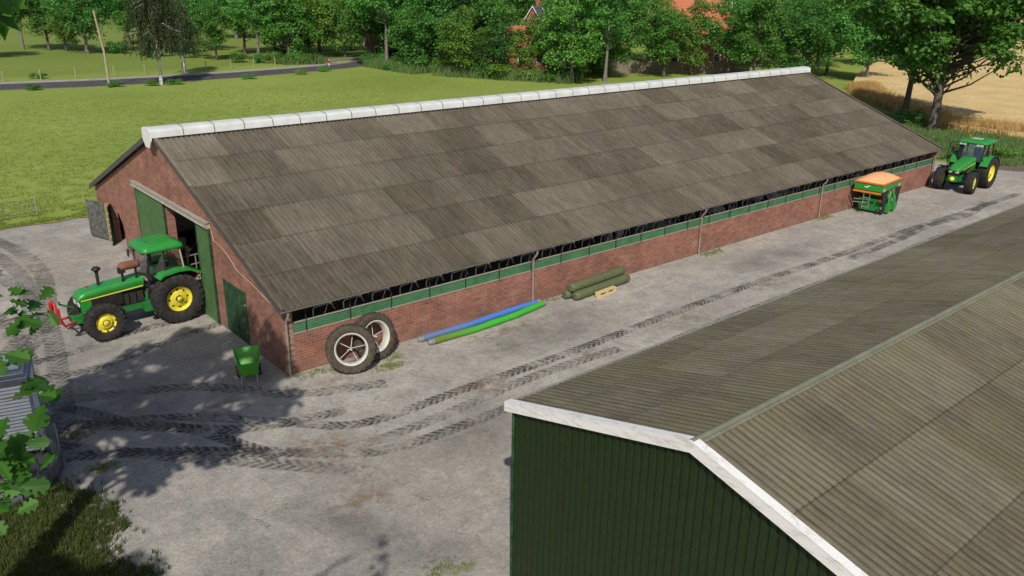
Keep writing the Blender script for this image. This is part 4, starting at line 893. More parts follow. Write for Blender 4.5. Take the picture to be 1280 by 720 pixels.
# ------------------------------------------------------------------ two dual wheels leaning on the wall
def spoked(loc, rz, lean, label):
    T = thing('spare_wheel', loc, rz, label, 'wheel', 'spoked spare wheels leaning on the brick wall')
    T.rotation_euler = (R(lean), 0, rz)
    r = .82; w = .38; mb = tyre_mesh(r, w, .52, 24, .035); mb2 = mb; mb2.v = [(x, y, z + r) for x, y, z in mb.v]; mb2.build('tyre', M['rubber_old'], T)
    M.setdefault('rim_white', mat('cream_white_rim', (.58, .56, .49), .6, var=.12, dirt=(.3, .26, .2), damt=.4))
    mb = MB(); mb.lathe([(.55, -.18), (.52, -.17), (.50, -.1), (.50, .1), (.52, .17), (.55, .18), (.535, .19), (.50, .17), (.475, .1), (.475, -.1), (.50, -.17), (.535, -.19)], 'y', 44, (0, 0, r), closed=True); mb.build('rim', M['rim_white'], T)
    for k in range(5):
        a = R(78 + 72 * k); mb = MB(); mb.tube([(0.02 * math.cos(a), .04, r + .02 * math.sin(a)), (.49 * math.cos(a), .12, r + .49 * math.sin(a))], .013, 6); mb.build('spoke', M['rim_white'], T)
    mb = MB(); mb.tube([(0, .06, r), (0, -.16, r)], .03, 8); mb.tube([(0, -.12, r), (-.13, -.15, r - .01)], .014, 6); mb.build('hub', M['rim_white'], T)
spoked((1.72, -1.13, .012), R(-24), -12, 'dusty spoked tractor wheel in front, nearest the barn corner')
spoked((2.92, -.75, .012), R(7), -14, 'dusty spoked tractor wheel behind, partly hidden by the other spoked wheel')

# ------------------------------------------------------------------ rolled hoses, silage cover rolls, pallet
def hose(name, pts, r, col1, col2, label):
    t = NT(name + '_cloth'); P = t.xyz(t.obj()); n = t.noise(t.obj(), 2, 4)
    f = t.ramp(t.math('ADD', P[0], t.math('MULTIPLY', n, 1.2)), 5.8, 8.2)
    m_ = t.fin(t.mix(f, col2, col1), .5)
    mb = MB(); q = []; P_ = [Vector(p) for p in pts]
    for i in range(len(P_) - 1):
        for j in range(6): q.append(P_[i].lerp(P_[i + 1], j / 6))
    q.append(P_[-1]); mb.tube([(p.x, p.y, r * (.97 + .03 * math.sin(i)) + .01) for i, p in enumerate(q)], [r * (1 + .05 * math.sin(i * 1.7)) for i in range(len(q))], 12)
    o = mb.build(name, m_); tag(o, label, 'hose')
    for e, d in ((q[0], q[0] - q[2]), (q[-1], q[-1] - q[-3])):
        d = d.normalized(); mb = MB(); c_ = Vector((e.x, e.y, r + .01)); mb.tube([c_ - d * .02, c_ + d * .1], [r * .92, r * .86], 12); mb.tube([c_ + d * .1, c_ + d * .14], [r * .95, r * .95], 12); mb.tube([c_ + d * .14, c_ + d * .2], [r * .7, r * .6], 12); mb.build('end_coupling', M['galv'], o)
hose('rolled_hose', [(4.95, -.42, 0), (7, -.44, 0), (9, -.30, 0), (10.5, -.26, 0)], .115, (.07, .19, .55), (.13, .19, .33), 'long rolled blue hose lying next to the brick wall, behind the green one')
hose('rolled_hose', [(5.1, -.86, 0), (7, -.92, 0), (9, -.78, 0), (10.55, -.52, 0)], .12, (.05, .42, .035), (.14, .19, .035), 'long rolled green hose fading to olive at its near end')
M['olive'] = mat('olive_plastic', (.105, .125, .055), .55, var=.15, dirt=(.14, .14, .09), damt=.4)
def roll(x0, x1, y, z, r, label, rz=0.0):
    mb = MB(); L_ = x1 - x0; rings = [(0, -.03), (r * .55, -.06), (r * .86, -.03), (r, .1)] + [(r * (1 + .012 * math.sin(k * 2.3)), .1 + (L_ - .2) * k / 12) for k in range(1, 12)] + [(r, L_ - .1), (r * .86, L_ + .03), (r * .55, L_ + .06), (0, L_ + .03)]
    mb.lathe(rings, 'x', 20); o = mb.build('film_roll', M['olive']); o.location = (x0, y, z); o.rotation_euler.z = rz; tag(o, label, 'roll', 'olive rolls by the wall')
roll(11.85, 15.0, -.50, .20, .19, 'rear lower olive roll, against the brick wall', R(4.2))
roll(12.05, 15.35, -.87, .20, .19, 'front lower olive roll, next to the pallet', R(4.2))
roll(11.95, 15.2, -.69, .525, .19, 'olive roll lying on top of the other two', R(4.2))
def pallet2():
    M['pine'] = mat('pallet_pine', (.62, .48, .24), .8, var=.15, sc=6)
    T = thing('pallet', (13.55, -1.22, .006), R(5), 'small pale wooden pallet pushed against the olive rolls beside the wall', 'pallet')
    for k in range(2): mb = MB(); mb.box(-.58, .58, .0 + k * .11, .09 + k * .11, .17, .215); mb.build('deck_board', M['pine'], T)
    for x in (-.58, -.07, .44): mb = MB(); mb.box(x, x + .14, 0, .18, .052, .168); mb.build('block', M['pine'], T)
    mb = MB(); mb.box(-.58, .58, 0, .12, 0, .05); mb.build('bottom_board', M['pine'], T)
pallet2()

# ------------------------------------------------------------------ hay feeder ring and slatted crate
def feeder():
    T = thing('ring_feeder', (-8.55, -.95, .006), 0, 'round galvanised ring feeder with arched bars beside the grass', 'ring feeder')
    m_ = mat('feeder_steel', (.2, .21, .215), .5, .3, var=.35, sc=5, dirt=(.07, .06, .05))
    r = 1.62; n = 40; mb = MB()
    mb.lathe([(r, .0), (r + .01, .22), (r, .46), (r - .01, .46), (r - .0, .22), (r - .012, .0)], 'z', 56, closed=True); mb.build('skirt', m_, T)
    mb = MB(); pts = [(r * math.cos(2 * math.pi * k / 48), r * math.sin(2 * math.pi * k / 48), .47) for k in range(49)]; mb.tube(pts, .022, 6); mb.build('top_rail', m_, T)
    N = 12
    for k in range(N):
        a0 = 2 * math.pi * k / N; q = []
        for j in range(9):
            u = j / 8; a = a0 + (u - .5) * 2 * math.pi / N * (.5 if 0 < j < 8 else .56); z = (.3, .75, .98, 1.08, 1.11, 1.08, .98, .75, .3)[j]; q.append(((r + .02) * math.cos(a), (r + .02) * math.sin(a), z))
        mb = MB(); mb.tube(q, .024, 6); mb.build('arched_bar', m_, T)
        a = a0 + math.pi / N; mb = MB(); mb.tube([((r + .03) * math.cos(a), (r + .03) * math.sin(a), .0), ((r + .03) * math.cos(a), (r + .03) * math.sin(a), .62)], .02, 6); mb.build('upright', m_, T)
feeder()
def crate():
    T = thing('livestock_crate', (-7.85, .75, .006), R(-14), 'tall pale slatted metal livestock crate with grey frame, half hidden by leaves', 'crate')
    w = mat('pale_slats', (.86, .86, .84), .6, var=.12, sc=4); g = mat('crate_frame', (.25, .27, .3), .5, .3, var=.2)
    X, Y, H = .85, .75, 2.15
    for nm, f in (('front_panel', lambda u, v, d: (u * X, -Y - d, v)), ('back_panel', lambda u, v, d: (u * X, Y + d, v)), ('side_panel', lambda u, v, d: (X + d, u * Y, v)), ('side_panel', lambda u, v, d: (-X - d, u * Y, v))):
        mb = MB(); n = 20
        for k in range(n):
            z0 = .12 + k * (H - .2) / n; z1 = z0 + (H - .2) / n * .68
            vs = [f(-.97, z0, .02), f(.97, z0, .02), f(.97, z1, .0), f(-.97, z1, .0), f(.97, z1 + .02, -.02), f(-.97, z1 + .02, -.02)]
            mb.add(vs, [(0, 1, 2, 3)])
        vs = [f(-.97, .1, -.03), f(.97, .1, -.03), f(.97, H, -.03), f(-.97, H, -.03)]; mb.add(vs, [(0, 1, 2, 3)], mi=1); mb.build(nm, [w, g], T, False)
    for sx in (-1, 1):
        for sy in (-1, 1): mb = MB(); mb.box(sx * X - .035, sx * X + .035, sy * Y - .035, sy * Y + .035, 0, H + .02); mb.build('corner_post', g, T)
    for z, e in ((H + .03, .06), (H + .13, -.02), (H + .25, -.12)):
        mb = MB(); a, b = X + e, Y + e
        mb.box(-a, a, -b, -b + .05, z, z + .05); mb.box(-a, a, b - .05, b, z, z + .05); mb.box(-a, -a + .05, -b + .05, b - .05, z, z + .05); mb.box(a - .05, a, -b + .05, b - .05, z, z + .05); mb.build('top_frame', g, T)
        mb = MB(); mb.box(-a + .06, a - .06, -b + .06, b - .06, z, z + .03)
        for k in range(8): y = -b + .12 + k * (2 * b - .24) / 7; mb.box(-a + .05, a - .05, y - .02, y + .02, z + .03, z + .05)
        mb.build('roof_panel', w, T)
crate()

# ------------------------------------------------------------------ foliage
M['leaf_a'] = leaf_mat('leaf_mid', (.048, .15, .02), (.15, .33, .05))
M['leaf_b'] = leaf_mat('leaf_bright', (.05, .175, .03), (.14, .37, .07))
M['leaf_c'] = leaf_mat('leaf_yellowish', (.075, .17, .02), (.21, .35, .06))
M['leaf_d'] = leaf_mat('leaf_dark', (.035, .115, .018), (.095, .235, .04))
M['leaf_birch'] = leaf_mat('leaf_birch', (.04, .062, .02), (.085, .115, .04), .25)
M['leaf_oak'] = leaf_mat('leaf_oak', (.03, .115, .012), (.09, .25, .025), .45)
M['bark'] = mat('bark', (.13, .105, .085), .95, var=.35, sc=2, dirt=(.05, .045, .04), damt=.7, dsc=3, bump=.5, bsc=9)
M['bark_grey'] = mat('bark_grey', (.2, .18, .155), .95, var=.3, sc=2, dirt=(.08, .07, .06), damt=.6, dsc=3)
M['bark_birch'] = mat('bark_birch', (.62, .60, .56), .8, var=.12, sc=3, dirt=(.06, .055, .05), damt=.9, dsc=4)

def leaf_poly(mb, p, nrm, ax, s, w):
    """a folded pointed blade: two faces sharing the mid rib"""
    ax = (ax - nrm * ax.dot(nrm)).normalized(); sd = nrm.cross(ax)
    a = p - ax * s * .5; b = p + ax * s * .5; c_ = p + sd * w * s * .5 + nrm * s * .10 - ax * s * .05; d = p - sd * w * s * .5 + nrm * s * .10 - ax * s * .05
    i = len(mb.v); mb.v += [tuple(a), tuple(c_), tuple(b), tuple(d)]
    mb.f.append([i, i + 1, i + 2, i + 3]); mb.sm.append(False); mb.mi.append(0)
def rv(g): 
    while 1:
        v = Vector((g.uniform(-1, 1), g.uniform(-1, 1), g.uniform(-1, 1)))
        if .05 < v.length <= 1: return v.normalized()
def tree_meshes(seed, H, Rc, zb, clumps, per, ls, tr=.22, leafm='leaf_a', bark='bark', flat=.75, crad=.27, shape=1.0, lean=0):
    g = random.Random(seed); tk = MB(); cr = MB(); cz = (H + zb) / 2; hz = (H - zb) / 2
    top = Vector((g.uniform(-.4, .4) + lean, g.uniform(-.4, .4), H * .86)); pts = []
    for k in range(8):
        u = k / 7; pts.append(Vector((top.x * u + .18 * math.sin(3 * u + seed), top.y * u + .15 * math.cos(2.3 * u + seed) - .15, H * .86 * u)))
    tk.tube([(pts[0].x, pts[0].y, -.1)] + pts[1:], [tr * 1.35] + [tr * (1 - .82 * k / 7) for k in range(1, 8)], 9)
    cs = []
    for k in range(clumps):
        for _ in range(40):
            d = rv(g); q = g.random() ** .42; z = d.z * q; rr = math.sqrt(max(0, 1 - abs(z) ** 2)) * (1 - .28 * max(0, z) * shape)
            if d.z < 0: rr *= 1.0
            c_ = Vector((d.x * q * Rc * rr / max(.35, math.sqrt(1 - z * z)) if 0 else d.x * q * Rc, d.y * q * Rc, cz + z * hz))
            c_.x *= 1 - .3 * max(0, z) * shape; c_.y *= 1 - .3 * max(0, z) * shape
            if all((c_ - o_).length > Rc * crad * .62 for o_ in cs): break
        cs.append(c_)
    for i, c_ in enumerate(cs):
        cr_ = Rc * crad * g.uniform(.75, 1.25)
        if i % 2 == 0 or c_.z < cz:      # a limb to the clump
            u = min(.93, max(.18, (c_.z - Rc * .35) / (H * .86))); j = u * 7; p0 = pts[int(j)].lerp(pts[min(7, int(j) + 1)], j - int(j)); md = p0.lerp(c_, .5) + Vector((0, 0, -.12 * (c_ - p0).length)) * .6
            tk.tube([p0, md, c_], [tr * .34 * (1.1 - u), tr * .2 * (1.1 - u), tr * .05], 5, False)
        n = int(per * g.uniform(.7, 1.3))
        for _ in range(n):
            d = rv(g); q = g.random() ** .38
            if d.z < -.3 and g.random() < .5: d.z = -d.z
            wob = 1 + .35 * noise.noise(d * 2.2 + Vector((i, 0, 0)))
            p = c_ + Vector((d.x, d.y, d.z * flat)) * cr_ * q * wob
            nr = (d * .8 + Vector((0, 0, .75)) + rv(g) * .7).normalized(); leaf_poly(cr, p, nr, rv(g), ls * g.uniform(.65, 1.35), g.uniform(.6, .9))
    return tk.mesh('trunk', M[bark]), cr.mesh('crown', M[leafm])
def birch_meshes(seed, H, Rc, zb):
    g = random.Random(seed); tk = MB(); cr = MB()
    pts = [Vector((.25 * math.sin(2 * k / 7), .1 * k / 7, H * .95 * k / 7)) for k in range(8)]
    tk.tube(pts, [.24, .2, .17, .14, .1, .07, .05, .02], 9)
    for i in range(64):
        u = .22 + .75 * g.random(); z0 = H * .95 * u; a = g.uniform(0, 6.28); rr = Rc * (1 - .55 * max(0, u - .45) / .55) * g.uniform(.35, 1)
        p0 = Vector((pts[int(u * 7)].x, pts[int(u * 7)].y, z0)); p1 = p0 + Vector((math.cos(a) * rr * .55, math.sin(a) * rr * .55, 1.1)); p2 = p0 + Vector((math.cos(a) * rr, math.sin(a) * rr, .7))
        tk.tube([p0, p1, p2], [.06, .04, .015], 5, False)
        for s_ in range(10):
            b0 = p1.lerp(p2, g.uniform(-.3, 1.1)) + Vector((g.uniform(-.5, .5), g.uniform(-.5, .5), g.uniform(-.1, .4))); Ld = g.uniform(1.3, 3.3); Ld = min(Ld, b0.z - zb - g.random())
            if Ld < .5: continue
            n = int(Ld * 16)
            for k in range(n):
                t_ = k / n; p = b0 + Vector((g.uniform(-.13, .13), g.uniform(-.13, .13), -Ld * t_)) + Vector((math.cos(a), math.sin(a), 0)) * .25 * math.sin(t_ * 1.8)
                leaf_poly(cr, p, (rv(g) + Vector((math.cos(a), math.sin(a), .3)) * .8).normalized(), Vector((g.uniform(-.3, .3), g.uniform(-.3, .3), -1)), g.uniform(.16, .27), .5)
    return tk.mesh('trunk', M['bark_birch']), cr.mesh('crown', M['leaf_birch'])
V = {
 'round': tree_meshes(11, 12.5, 4.6, 2.2, 62, 120, .34, .24, 'leaf_a'),
 'wide': tree_meshes(12, 13.5, 5.6, 2.6, 80, 115, .36, .28, 'leaf_b', 'bark_grey'),
 'yellow': tree_meshes(13, 12.0, 4.6, 1.2, 66, 120, .33, .22, 'leaf_c'),
 'dense': tree_meshes(14, 11.5, 4.8, .5, 74, 120, .33, .2, 'leaf_d'),
 'tall': tree_meshes(15, 16.5, 4.6, 5.2, 66, 120, .36, .3, 'leaf_b', 'bark_grey'),
 'mixed': tree_meshes(16, 12.8, 4.9, 1.0, 72, 120, .34, .24, 'leaf_a', 'bark_grey', .7, .25),
}
def tree(kind, x, y, s, label, group=None, rz=None, name='broadleaf_tree', sz=None):
    T = thing(name, (x, y, 0), rnd.uniform(0, 6.28) if rz is None else rz, label, 'tree', group); T.scale = (s, s, s * (sz or 1))
    for n, me in zip(('trunk', 'crown'), V[kind]):
        o = bpy.data.objects.new(n, me); S.collection.objects.link(o); o.parent = T
    return T
# beyond the road, left
tree('tall', 21.1, 146.1, .80, 'leaning grey-trunked tree at the far left of the meadow edge')
tree('round', 24.4, 142.1, .92, 'dark round-crowned tree second from the left beyond the road')
tree('yellow', 26.4, 138.9, .62, 'small bushy tree third from the left beyond the road')
tree('wide', 28.0, 132.0, .98, 'broad tree with thick dark trunk just left of the leaning pole top')
tree('wide', 12.5, 131.0, .8, 'tree at the left picture edge hanging over the meadow')
tree('round', 41.0, 109.9, .70, 'small round tree right of the weeping birches')
tree('tall', 44.7, 102.8, .82, 'slim grey-trunked tree between the small round tree and the guard rail')
tree('mixed', 48.3, 99.5, .95, 'full tree with leaning trunk left of the guard rail')
tree('yellow', 64.9, 62.3, .66, 'light green bushy tree before the right half of the orange roof')
tree('dense', 61.9, 66.2, .62, 'small dark tree before the left half of the orange roof')
V['birch'] = birch_meshes(3, 12.5, 3.9, 3.0)
tree('birch', 23.2, 81.6, 1.0, 'weeping birch with white trunk on the near road verge', rz=.4, name='birch_tree')
tree('birch', 29.7, 91.6, .78, 'smaller weeping birch behind the road edge', rz=2.0, name='birch_tree')
tree('tall', 57.0, 86.0, .98, 'tall pale-trunked tree with bare lower limbs beside the reeds')
# behind the barn, centre
tree('dense', 57.6, 78.2, .92, 'dark bushy tree standing in the field corner behind the reeds')
tree('yellow', 59.0, 69.5, .76, 'bushy light green tree left of the orange-roofed house')
tree('mixed', 66.2, 55.5, .95, 'leafy tree right of the orange-roofed house')
tree('tall', 70.4, 54.2, .80, 'grey-trunked tree above the middle of the barn ridge')
tree('round', 81.5, 53.6, .74, 'round tree on a lawn left of the tall red house')
tree('mixed', 88.5, 43.5, .92, 'pale green tree right of the tall red house')
tree('dense', 95.5, 41.0, .95, 'dark tree above the right end of the barn ridge')
tree('round', 104.0, 42.0, 1.0, 'tree behind the right end of the barn roof')
tree('wide', 101.0, 34.5, .85, 'low-hanging tree just beyond the far gable peak')
tree('mixed', 74.2, 57.5, .72, 'small tree between the grey trunk and the round lawn tree')
# large maple by the wheat
V['maple'] = tree_meshes(31, 17.5, 8.6, 4.3, 180, 150, .42, .42, 'leaf_a', 'bark', .62, .17, .5)
tree('maple', 67.4, 10.2, 1.0, 'large spreading tree with thick trunk beside the wheat field', rz=1.3)
V['maple2'] = tree_meshes(32, 15, 5.6, 5.2, 76, 140, .42, .32, 'leaf_a', 'bark', .62, .22, .5)
tree('maple2', 71.4, 14.8, 1.0, 'slimmer tree behind the large spreading one by the wheat', rz=.3)
# tree rows behind: kinds vary, nothing singles one out
G1 = [(57.9, 124.6), (61.9, 115.5), (67.8, 114.5), (53.5, 112), (63.9, 156.6), (70.9, 152.1), (81.4, 153.2), (83.0, 142.8), (94.4, 144.0), (102.7, 136.6), (109.9, 132.7), (119.6, 131.7), (122.0, 121.2), (130.6, 118.1), (145.4, 119.2), (149.2, 110.0), (162.0, 110.8), (168.0, 101.4), (180.2, 88.8), (205, 92), (220.2, 78.9), (235.6, 72), (262, 70),
      (86.3, 218.6), (92.5, 211.7), (99.2, 202.3), (107.7, 197.9), (116.2, 192.7), (132.8, 202.6), (134.0, 185.0), (147.8, 186.9), (161.2, 188.8), (166.7, 178.2), (181.9, 183.1), (180.5, 162.9), (190.1, 162.5), (213.4, 167.0), (212.5, 153.0), (240.9, 157.5), (251.6, 152.8), (257.6, 142.9), (255.5, 128.3), (264.9, 123.5), (299.9, 130.6), (316.5, 124.5)]
G2 = [(57.6, 91), (61.5, 89.5), (60.8, 84), (64, 80.5), (63.2, 75.5), (66.2, 73), (70.5, 60.5), (73.5, 66.5), (87.5, 53.5), (91.5, 50), (86.0, 58.5), (51, 104.5), (55, 106), (60.5, 104), (66, 100), (64.5, 93.5), (69.5, 91.5), (75, 101), (78, 90), (76.5, 108), (85, 97), (84, 86), (88, 103), (93, 84), (92, 72), (99, 76), (80.5, 66.5), (104, 66), (106.5, 55), (111, 62), (113, 49), (118, 72), (120, 56), (126, 47), (108, 88), (98, 95), (115, 100), (128, 84), (134, 66), (40, 150), (47, 141), (44, 128), (49.5, 118)]
kinds = ['round', 'wide', 'yellow', 'dense', 'mixed', 'wide', 'round', 'yellow']
for i, (x, y) in enumerate(G1): tree(kinds[(i * 5 + i // 3) % 8], x, y, rnd.uniform(.95, 1.2), 'tall leafy tree deep in the wood behind the houses and meadow', 'trees of the background wood')
for i, (x, y) in enumerate(G2): tree(kinds[(i * 3 + i // 4) % 8], x, y, rnd.uniform(.82, 1.05), 'leafy tree in the dense belt around the red-roofed houses', 'trees around the houses')
g = random.Random(5)
for i in range(46):
    u = -40 + i * 9.5; d = 285 + g.uniform(0, 45)
    a = math.atan2(.7163, .6065) + math.atan((640 - u * 1.0) / 1039.4 * 0) ; dx = (u - 640) / 1039.4
    x = -10.15 + d * (.646 * 1.0 + .766 * dx); y = -23.1 + d * (.763 - .643 * dx)
    tree(kinds[i % 8], x, y, g.uniform(1.0, 1.35), 'distant tree in the dark wood beyond the far meadow', 'trees of the distant wood')
# oaks at the left of the yard (their crowns shade the yard; one limb hangs into view)
V['oak'] = tree_meshes(41, 15.6, 3.7, 7.8, 60, 150, .34, .4, 'leaf_oak', 'bark', .7, .2, .3)
tree('oak', -11.7, -8.9, 1.0, 'tall oak left of the slatted crate shading the yard', rz=0, name='oak_tree')
def oak_leaf(mb, p, ax, nr, s):
    ax = (ax - nr * ax.dot(nr)).normalized(); sd = nr.cross(ax)
    prof = [(0, .02), (.1, .05), (.18, .17), (.26, .20), (.31, .12), (.38, .14), (.45, .30), (.54, .33), (.58, .2), (.65, .2), (.72, .33), (.8, .34), (.84, .2), (.9, .2), (.96, .13), (1.0, 0)]
    mid = [p + ax * s * a + nr * s * (-.12 * a * a) for a, _ in prof]
    for sg in (-1, 1):
        ed = [m_ + sd * sg * w_ * s + nr * s * .12 * w_ for m_, (_, w_) in zip(mid, prof)]
        o = len(mb.v); mb.v += [tuple(v) for v in mid] + [tuple(v) for v in ed]; n = len(mid)
        for i in range(n - 1):
            f = [o + i, o + i + 1, o + n + i + 1, o + n + i] if sg > 0 else [o + i, o + n + i, o + n + i + 1, o + i + 1]
            mb.f.append(f); mb.sm.append(True); mb.mi.append(0)
T = tree('oak', -16.6, -17.2, .78, 'nearest oak, its leafy limb hanging into the left of the view', rz=2.0, name='oak_tree')
T.rotation_euler.z = 0; T.scale = (1, 1, 1)
for ch in T.children: ch.scale = (.78, .78, .82)
g = random.Random(9); lv = MB(); tw = MB()
base = Vector((-16.6, -17.2, 0)); knot = Vector((-12.3, -17.9, 9.9)) - base
tw.tube([Vector((0, 0, 8.6)), Vector((1.6, -.4, 9.5)), knot, knot + Vector((1.2, .1, -.02)), knot + Vector((2.2, .2, .1))], [.13, .09, .05, .035, .015], 8)
sprays = [(-9.56, -17.96, 10.53, .10), (-9.56, -17.93, 10.33, .12), (-9.47, -17.9, 10.16, .15), (-9.37, -17.86, 10.15, .12), (-9.62, -18.13, 10.08, .15), (-9.52, -18.18, 9.8, .17), (-9.66, -18.24, 9.75, .15), (-9.66, -18.23, 9.53, .13), (-9.72, -18.33, 9.41, .16), (-9.6, -18.2, 9.42, .14), (-9.79, -18.33, 9.29, .14)]
for (x, y, z, s) in sprays:
    c_ = Vector((x, y, z)) - base; p0 = knot.lerp(c_, .6) + Vector((0, 0, .08))
    tw.tube([knot + Vector((g.uniform(.4, 1.2), 0, 0)), p0, c_ + Vector((-.05, 0, .02)), c_ + Vector((.05, 0, 0))], [.012, .008, .004, .002], 5)
    for k in range(9 if z < 9.6 else 5):
        d = Vector((g.uniform(-.5, 1), g.uniform(-.8, .8), g.uniform(-.7, .35))).normalized()
        oak_leaf(lv, c_ + Vector((g.uniform(-.09, .07), g.uniform(-.09, .09), g.uniform(-.07, .07))), d, (Vector((-.2, -.5, .9)) + rv(g) * .55).normalized(), s * g.uniform(.75, 1.1))
for n in range(240):      # leaves along the rest of the limb, up to the trunk
    u = g.random(); c_ = Vector((0, 0, 9.0)).lerp(knot, u) + Vector((g.uniform(-.6, .6), g.uniform(-.7, .7), g.uniform(-.5, .6)))
    if u > .8: c_.x = min(c_.x, knot.x + .2)
    oak_leaf(lv, c_, rv(g), (Vector((0, 0, .9)) + rv(g) * .6).normalized(), .15)
lb = tw.build('limb', M['bark'], T); lv.build('limb_leaves', M['leaf_oak'], lb, False)

# bushes, reeds, tufts
def bush_mesh(seed, n, ls, m, up=.6):
    g = random.Random(seed); mb = MB(); cs = [Vector((g.uniform(-.5, .5), g.uniform(-.5, .5), g.uniform(.25, .75))) for _ in range(9)]
    for k in range(n):
        c_ = g.choice(cs); d = rv(g); d.z = abs(d.z) if g.random() < .75 else d.z; p = c_ + d * .36 * g.random() ** .4
        if p.z < .02: p.z = .05
        leaf_poly(mb, p, (d + Vector((0, 0, up)) + rv(g) * .6).normalized(), rv(g), ls * g.uniform(.6, 1.3), .7)
    return mb.mesh('bush', m)
BM = [bush_mesh(1, 1500, .10, M['leaf_a']), bush_mesh(2, 1500, .10, M['leaf_b']), bush_mesh(3, 1300, .10, M['leaf_c'])]
def bush(k, x, y, s, sz, label, group=None):
    o = bpy.data.objects.new('bush', BM[k]); S.collection.objects.link(o); o.location = (x, y, 0); o.scale = (s, s, sz); o.rotation_euler.z = rnd.uniform(0, 6); return tag(o, label, 'bush', group)
for i, (x, y) in enumerate([(32.07, 131.55), (32.57, 129.3), (41.3, 118.5), (42.2, 104.4), (44.3, 101.5), (45.7, 99.1), (46.9, 98.3), (48.7, 97.2), (50.2, 96.5), (36, 121), (39, 116)]): bush(i % 3, x, y, rnd.uniform(1.6, 2.4), rnd.uniform(1.5, 2.2), 'rounded shrub on the meadow edge beyond the road', 'shrubs beyond the road')
for i, (x, y) in enumerate([(13.1, 96.4), (18.2, 82.6), (21.8, 81.4), (24.6, 81.0), (34.3, 82.0), (42, 83.5), (10, 84.3), (46.5, 85)]): bush(i % 3, x, y, 1.3, .7, 'low weedy clump on the road verge', 'clumps on the verge')
bush(2, 54.6, 2.2, 1.6, 1.1, 'leafy bush directly behind the modern tractor'); bush(2, 58.8, .6, 1.5, .8, 'low bush right of the modern tractor at the field edge')
bush(0, 68.8, 12.8, 1.8, 1.5, 'dark bush at the foot of the slimmer tree by the barn end'); bush(0, 61.0, 9.4, 1.7, .9, 'dark bush peeking over the far roof edge')
for i, (x, y) in enumerate([(58.6, 88.6), (60.2, 87.2), (61.8, 86), (57.2, 90.0), (59.4, 74.5), (60.5, 72.4), (61.3, 66.5), (62.4, 64.5), (58.6, 76.4), (56, 80.6), (63, 60.8), (64.5, 58.6), (66.5, 56.8), (60.9, 63.5), (72, 62), (77, 61)]): bush((i + 1) % 3, x, y, rnd.uniform(2, 3), rnd.uniform(1.4, 2.2), 'green bush along the field edge in front of the houses', 'bushes along the field edge')
def blades(name, m, pts, h, w, per, spread, label, cat, seed=1, kind='stuff', flop=.35):
    g = random.Random(seed); mb = MB()
    for (x, y) in pts:
        for _ in range(per):
            bx, by = x + g.uniform(-spread, spread), y + g.uniform(-spread, spread); a = g.uniform(0, 6.28); hh = h * g.uniform(.5, 1.25); ww = w * g.uniform(.7, 1.2)
            dx, dy = math.cos(a), math.sin(a); fx, fy = g.uniform(-flop, flop) * hh, g.uniform(-flop, flop) * hh; i = len(mb.v)
            mb.v += [(bx - dx * ww, by - dy * ww, 0), (bx + dx * ww, by + dy * ww, 0), (bx + fx * .4 + dx * ww * .7, by + fy * .4 + dy * ww * .7, hh * .55), (bx + fx, by + fy, hh), (bx + fx * .4 - dx * ww * .7, by + fy * .4 - dy * ww * .7, hh * .55)]
            mb.f.append([i, i + 1, i + 2, i + 3, i + 4]); mb.sm.append(False); mb.mi.append(0)
    o = mb.build(name, m, None, False); return tag(o, label, cat, None, kind)
M['grass'] = leaf_mat('grass_blades', (.055, .085, .018), (.13, .16, .04), .3, 0)
M['tuft'] = leaf_mat('field_tuft', (.11, .17, .03), (.28, .34, .07), .3, 0)
M['reed'] = leaf_mat('reed_blades', (.09, .16, .045), (.19, .28, .09), .3, 0)
M['straw'] = leaf_mat('wheat_straw', (.36, .22, .075), (.55, .38, .15), .2, 0)
g = random.Random(21); pts = []
while len(pts) < 15000:
    x, y = g.uniform(-13, -6.2), g.uniform(-11, .6)
    edge = -6.55 + .28 * math.sin(y * 1.3) + .55 * noise.noise(Vector((x * 1.1, y * 1.1, 0))) - (.5 if y > -3.8 else 0) - max(0, (y + 2.2)) * .15
    if x > edge: 
        if not (x < edge + .55 and g.random() < .08): continue
    if y > -2.6 and (x + 8.55) ** 2 + (y + .95) ** 2 < 1.5 ** 2 and g.random() < .75: continue
    pts.append((x, y))
blades('lawn_grass', M['grass'], pts, .17, .012, 5, .05, 'patch of rough dark grass in the near left corner', 'grass', 1)
sheet('lawn_soil', [(-14, -12), (-7.1, -12), (-6.95, -7), (-7.1, -5), (-7.5, -3.6), (-7.5, -2.4), (-7.8, -1.4), (-14, 0)], .022, mat('lawn_soil', (.075, .085, .03), .95, var=.5, sc=3), .3, .4)
pts = []
for (x, y, r, n) in ((1.55, -.55, .55, 60), (.9, -.35, .5, 40), (2.9, -1.45, .5, 110), (3.4, -.9, .4, 50), (21.4, -.35, .6, 70), (22.1, -.3, .5, 40), (31.6, -.2, .6, 60), (32.3, -.25, .4, 30), (10.9, -.2, .5, 50), (11.5, -.3, .3, 20), (-1.7, -10.9, .5, 70), (-1.2, -11.1, .3, 30), (.2, -.2, .2, 20), (-6.3, .2, .5, 60), (-6.2, -2.0, .5, 90)):
    pts += [(x + g.gauss(0, r * .5), y + g.gauss(0, r * .28)) for _ in range(n)]
pts = [p for p in pts if not (p[0] > 0 and p[1] > -.03)]
blades('weeds', mat('weed_green', (.16, .2, .05), .9, var=.3), pts, .09, .008, 5, .06, 'scattered weeds along the foot of the barn wall', 'weeds', 2)
pts = []
while len(pts) < 26000:
    y = 24.4 + 50 * g.random() ** 1.6; x = g.uniform(-14 + (y - 24) * .18, 6 + (y - 24) * 1.15)
    if noise.noise(Vector((x * .8, y * .8, 1))) > -.25: pts.append((x, y))
blades('field_grass', M['tuft'], pts, .10, .016, 3, .12, 'tufted bright green grass of the meadow behind the yard', 'grass', 3)
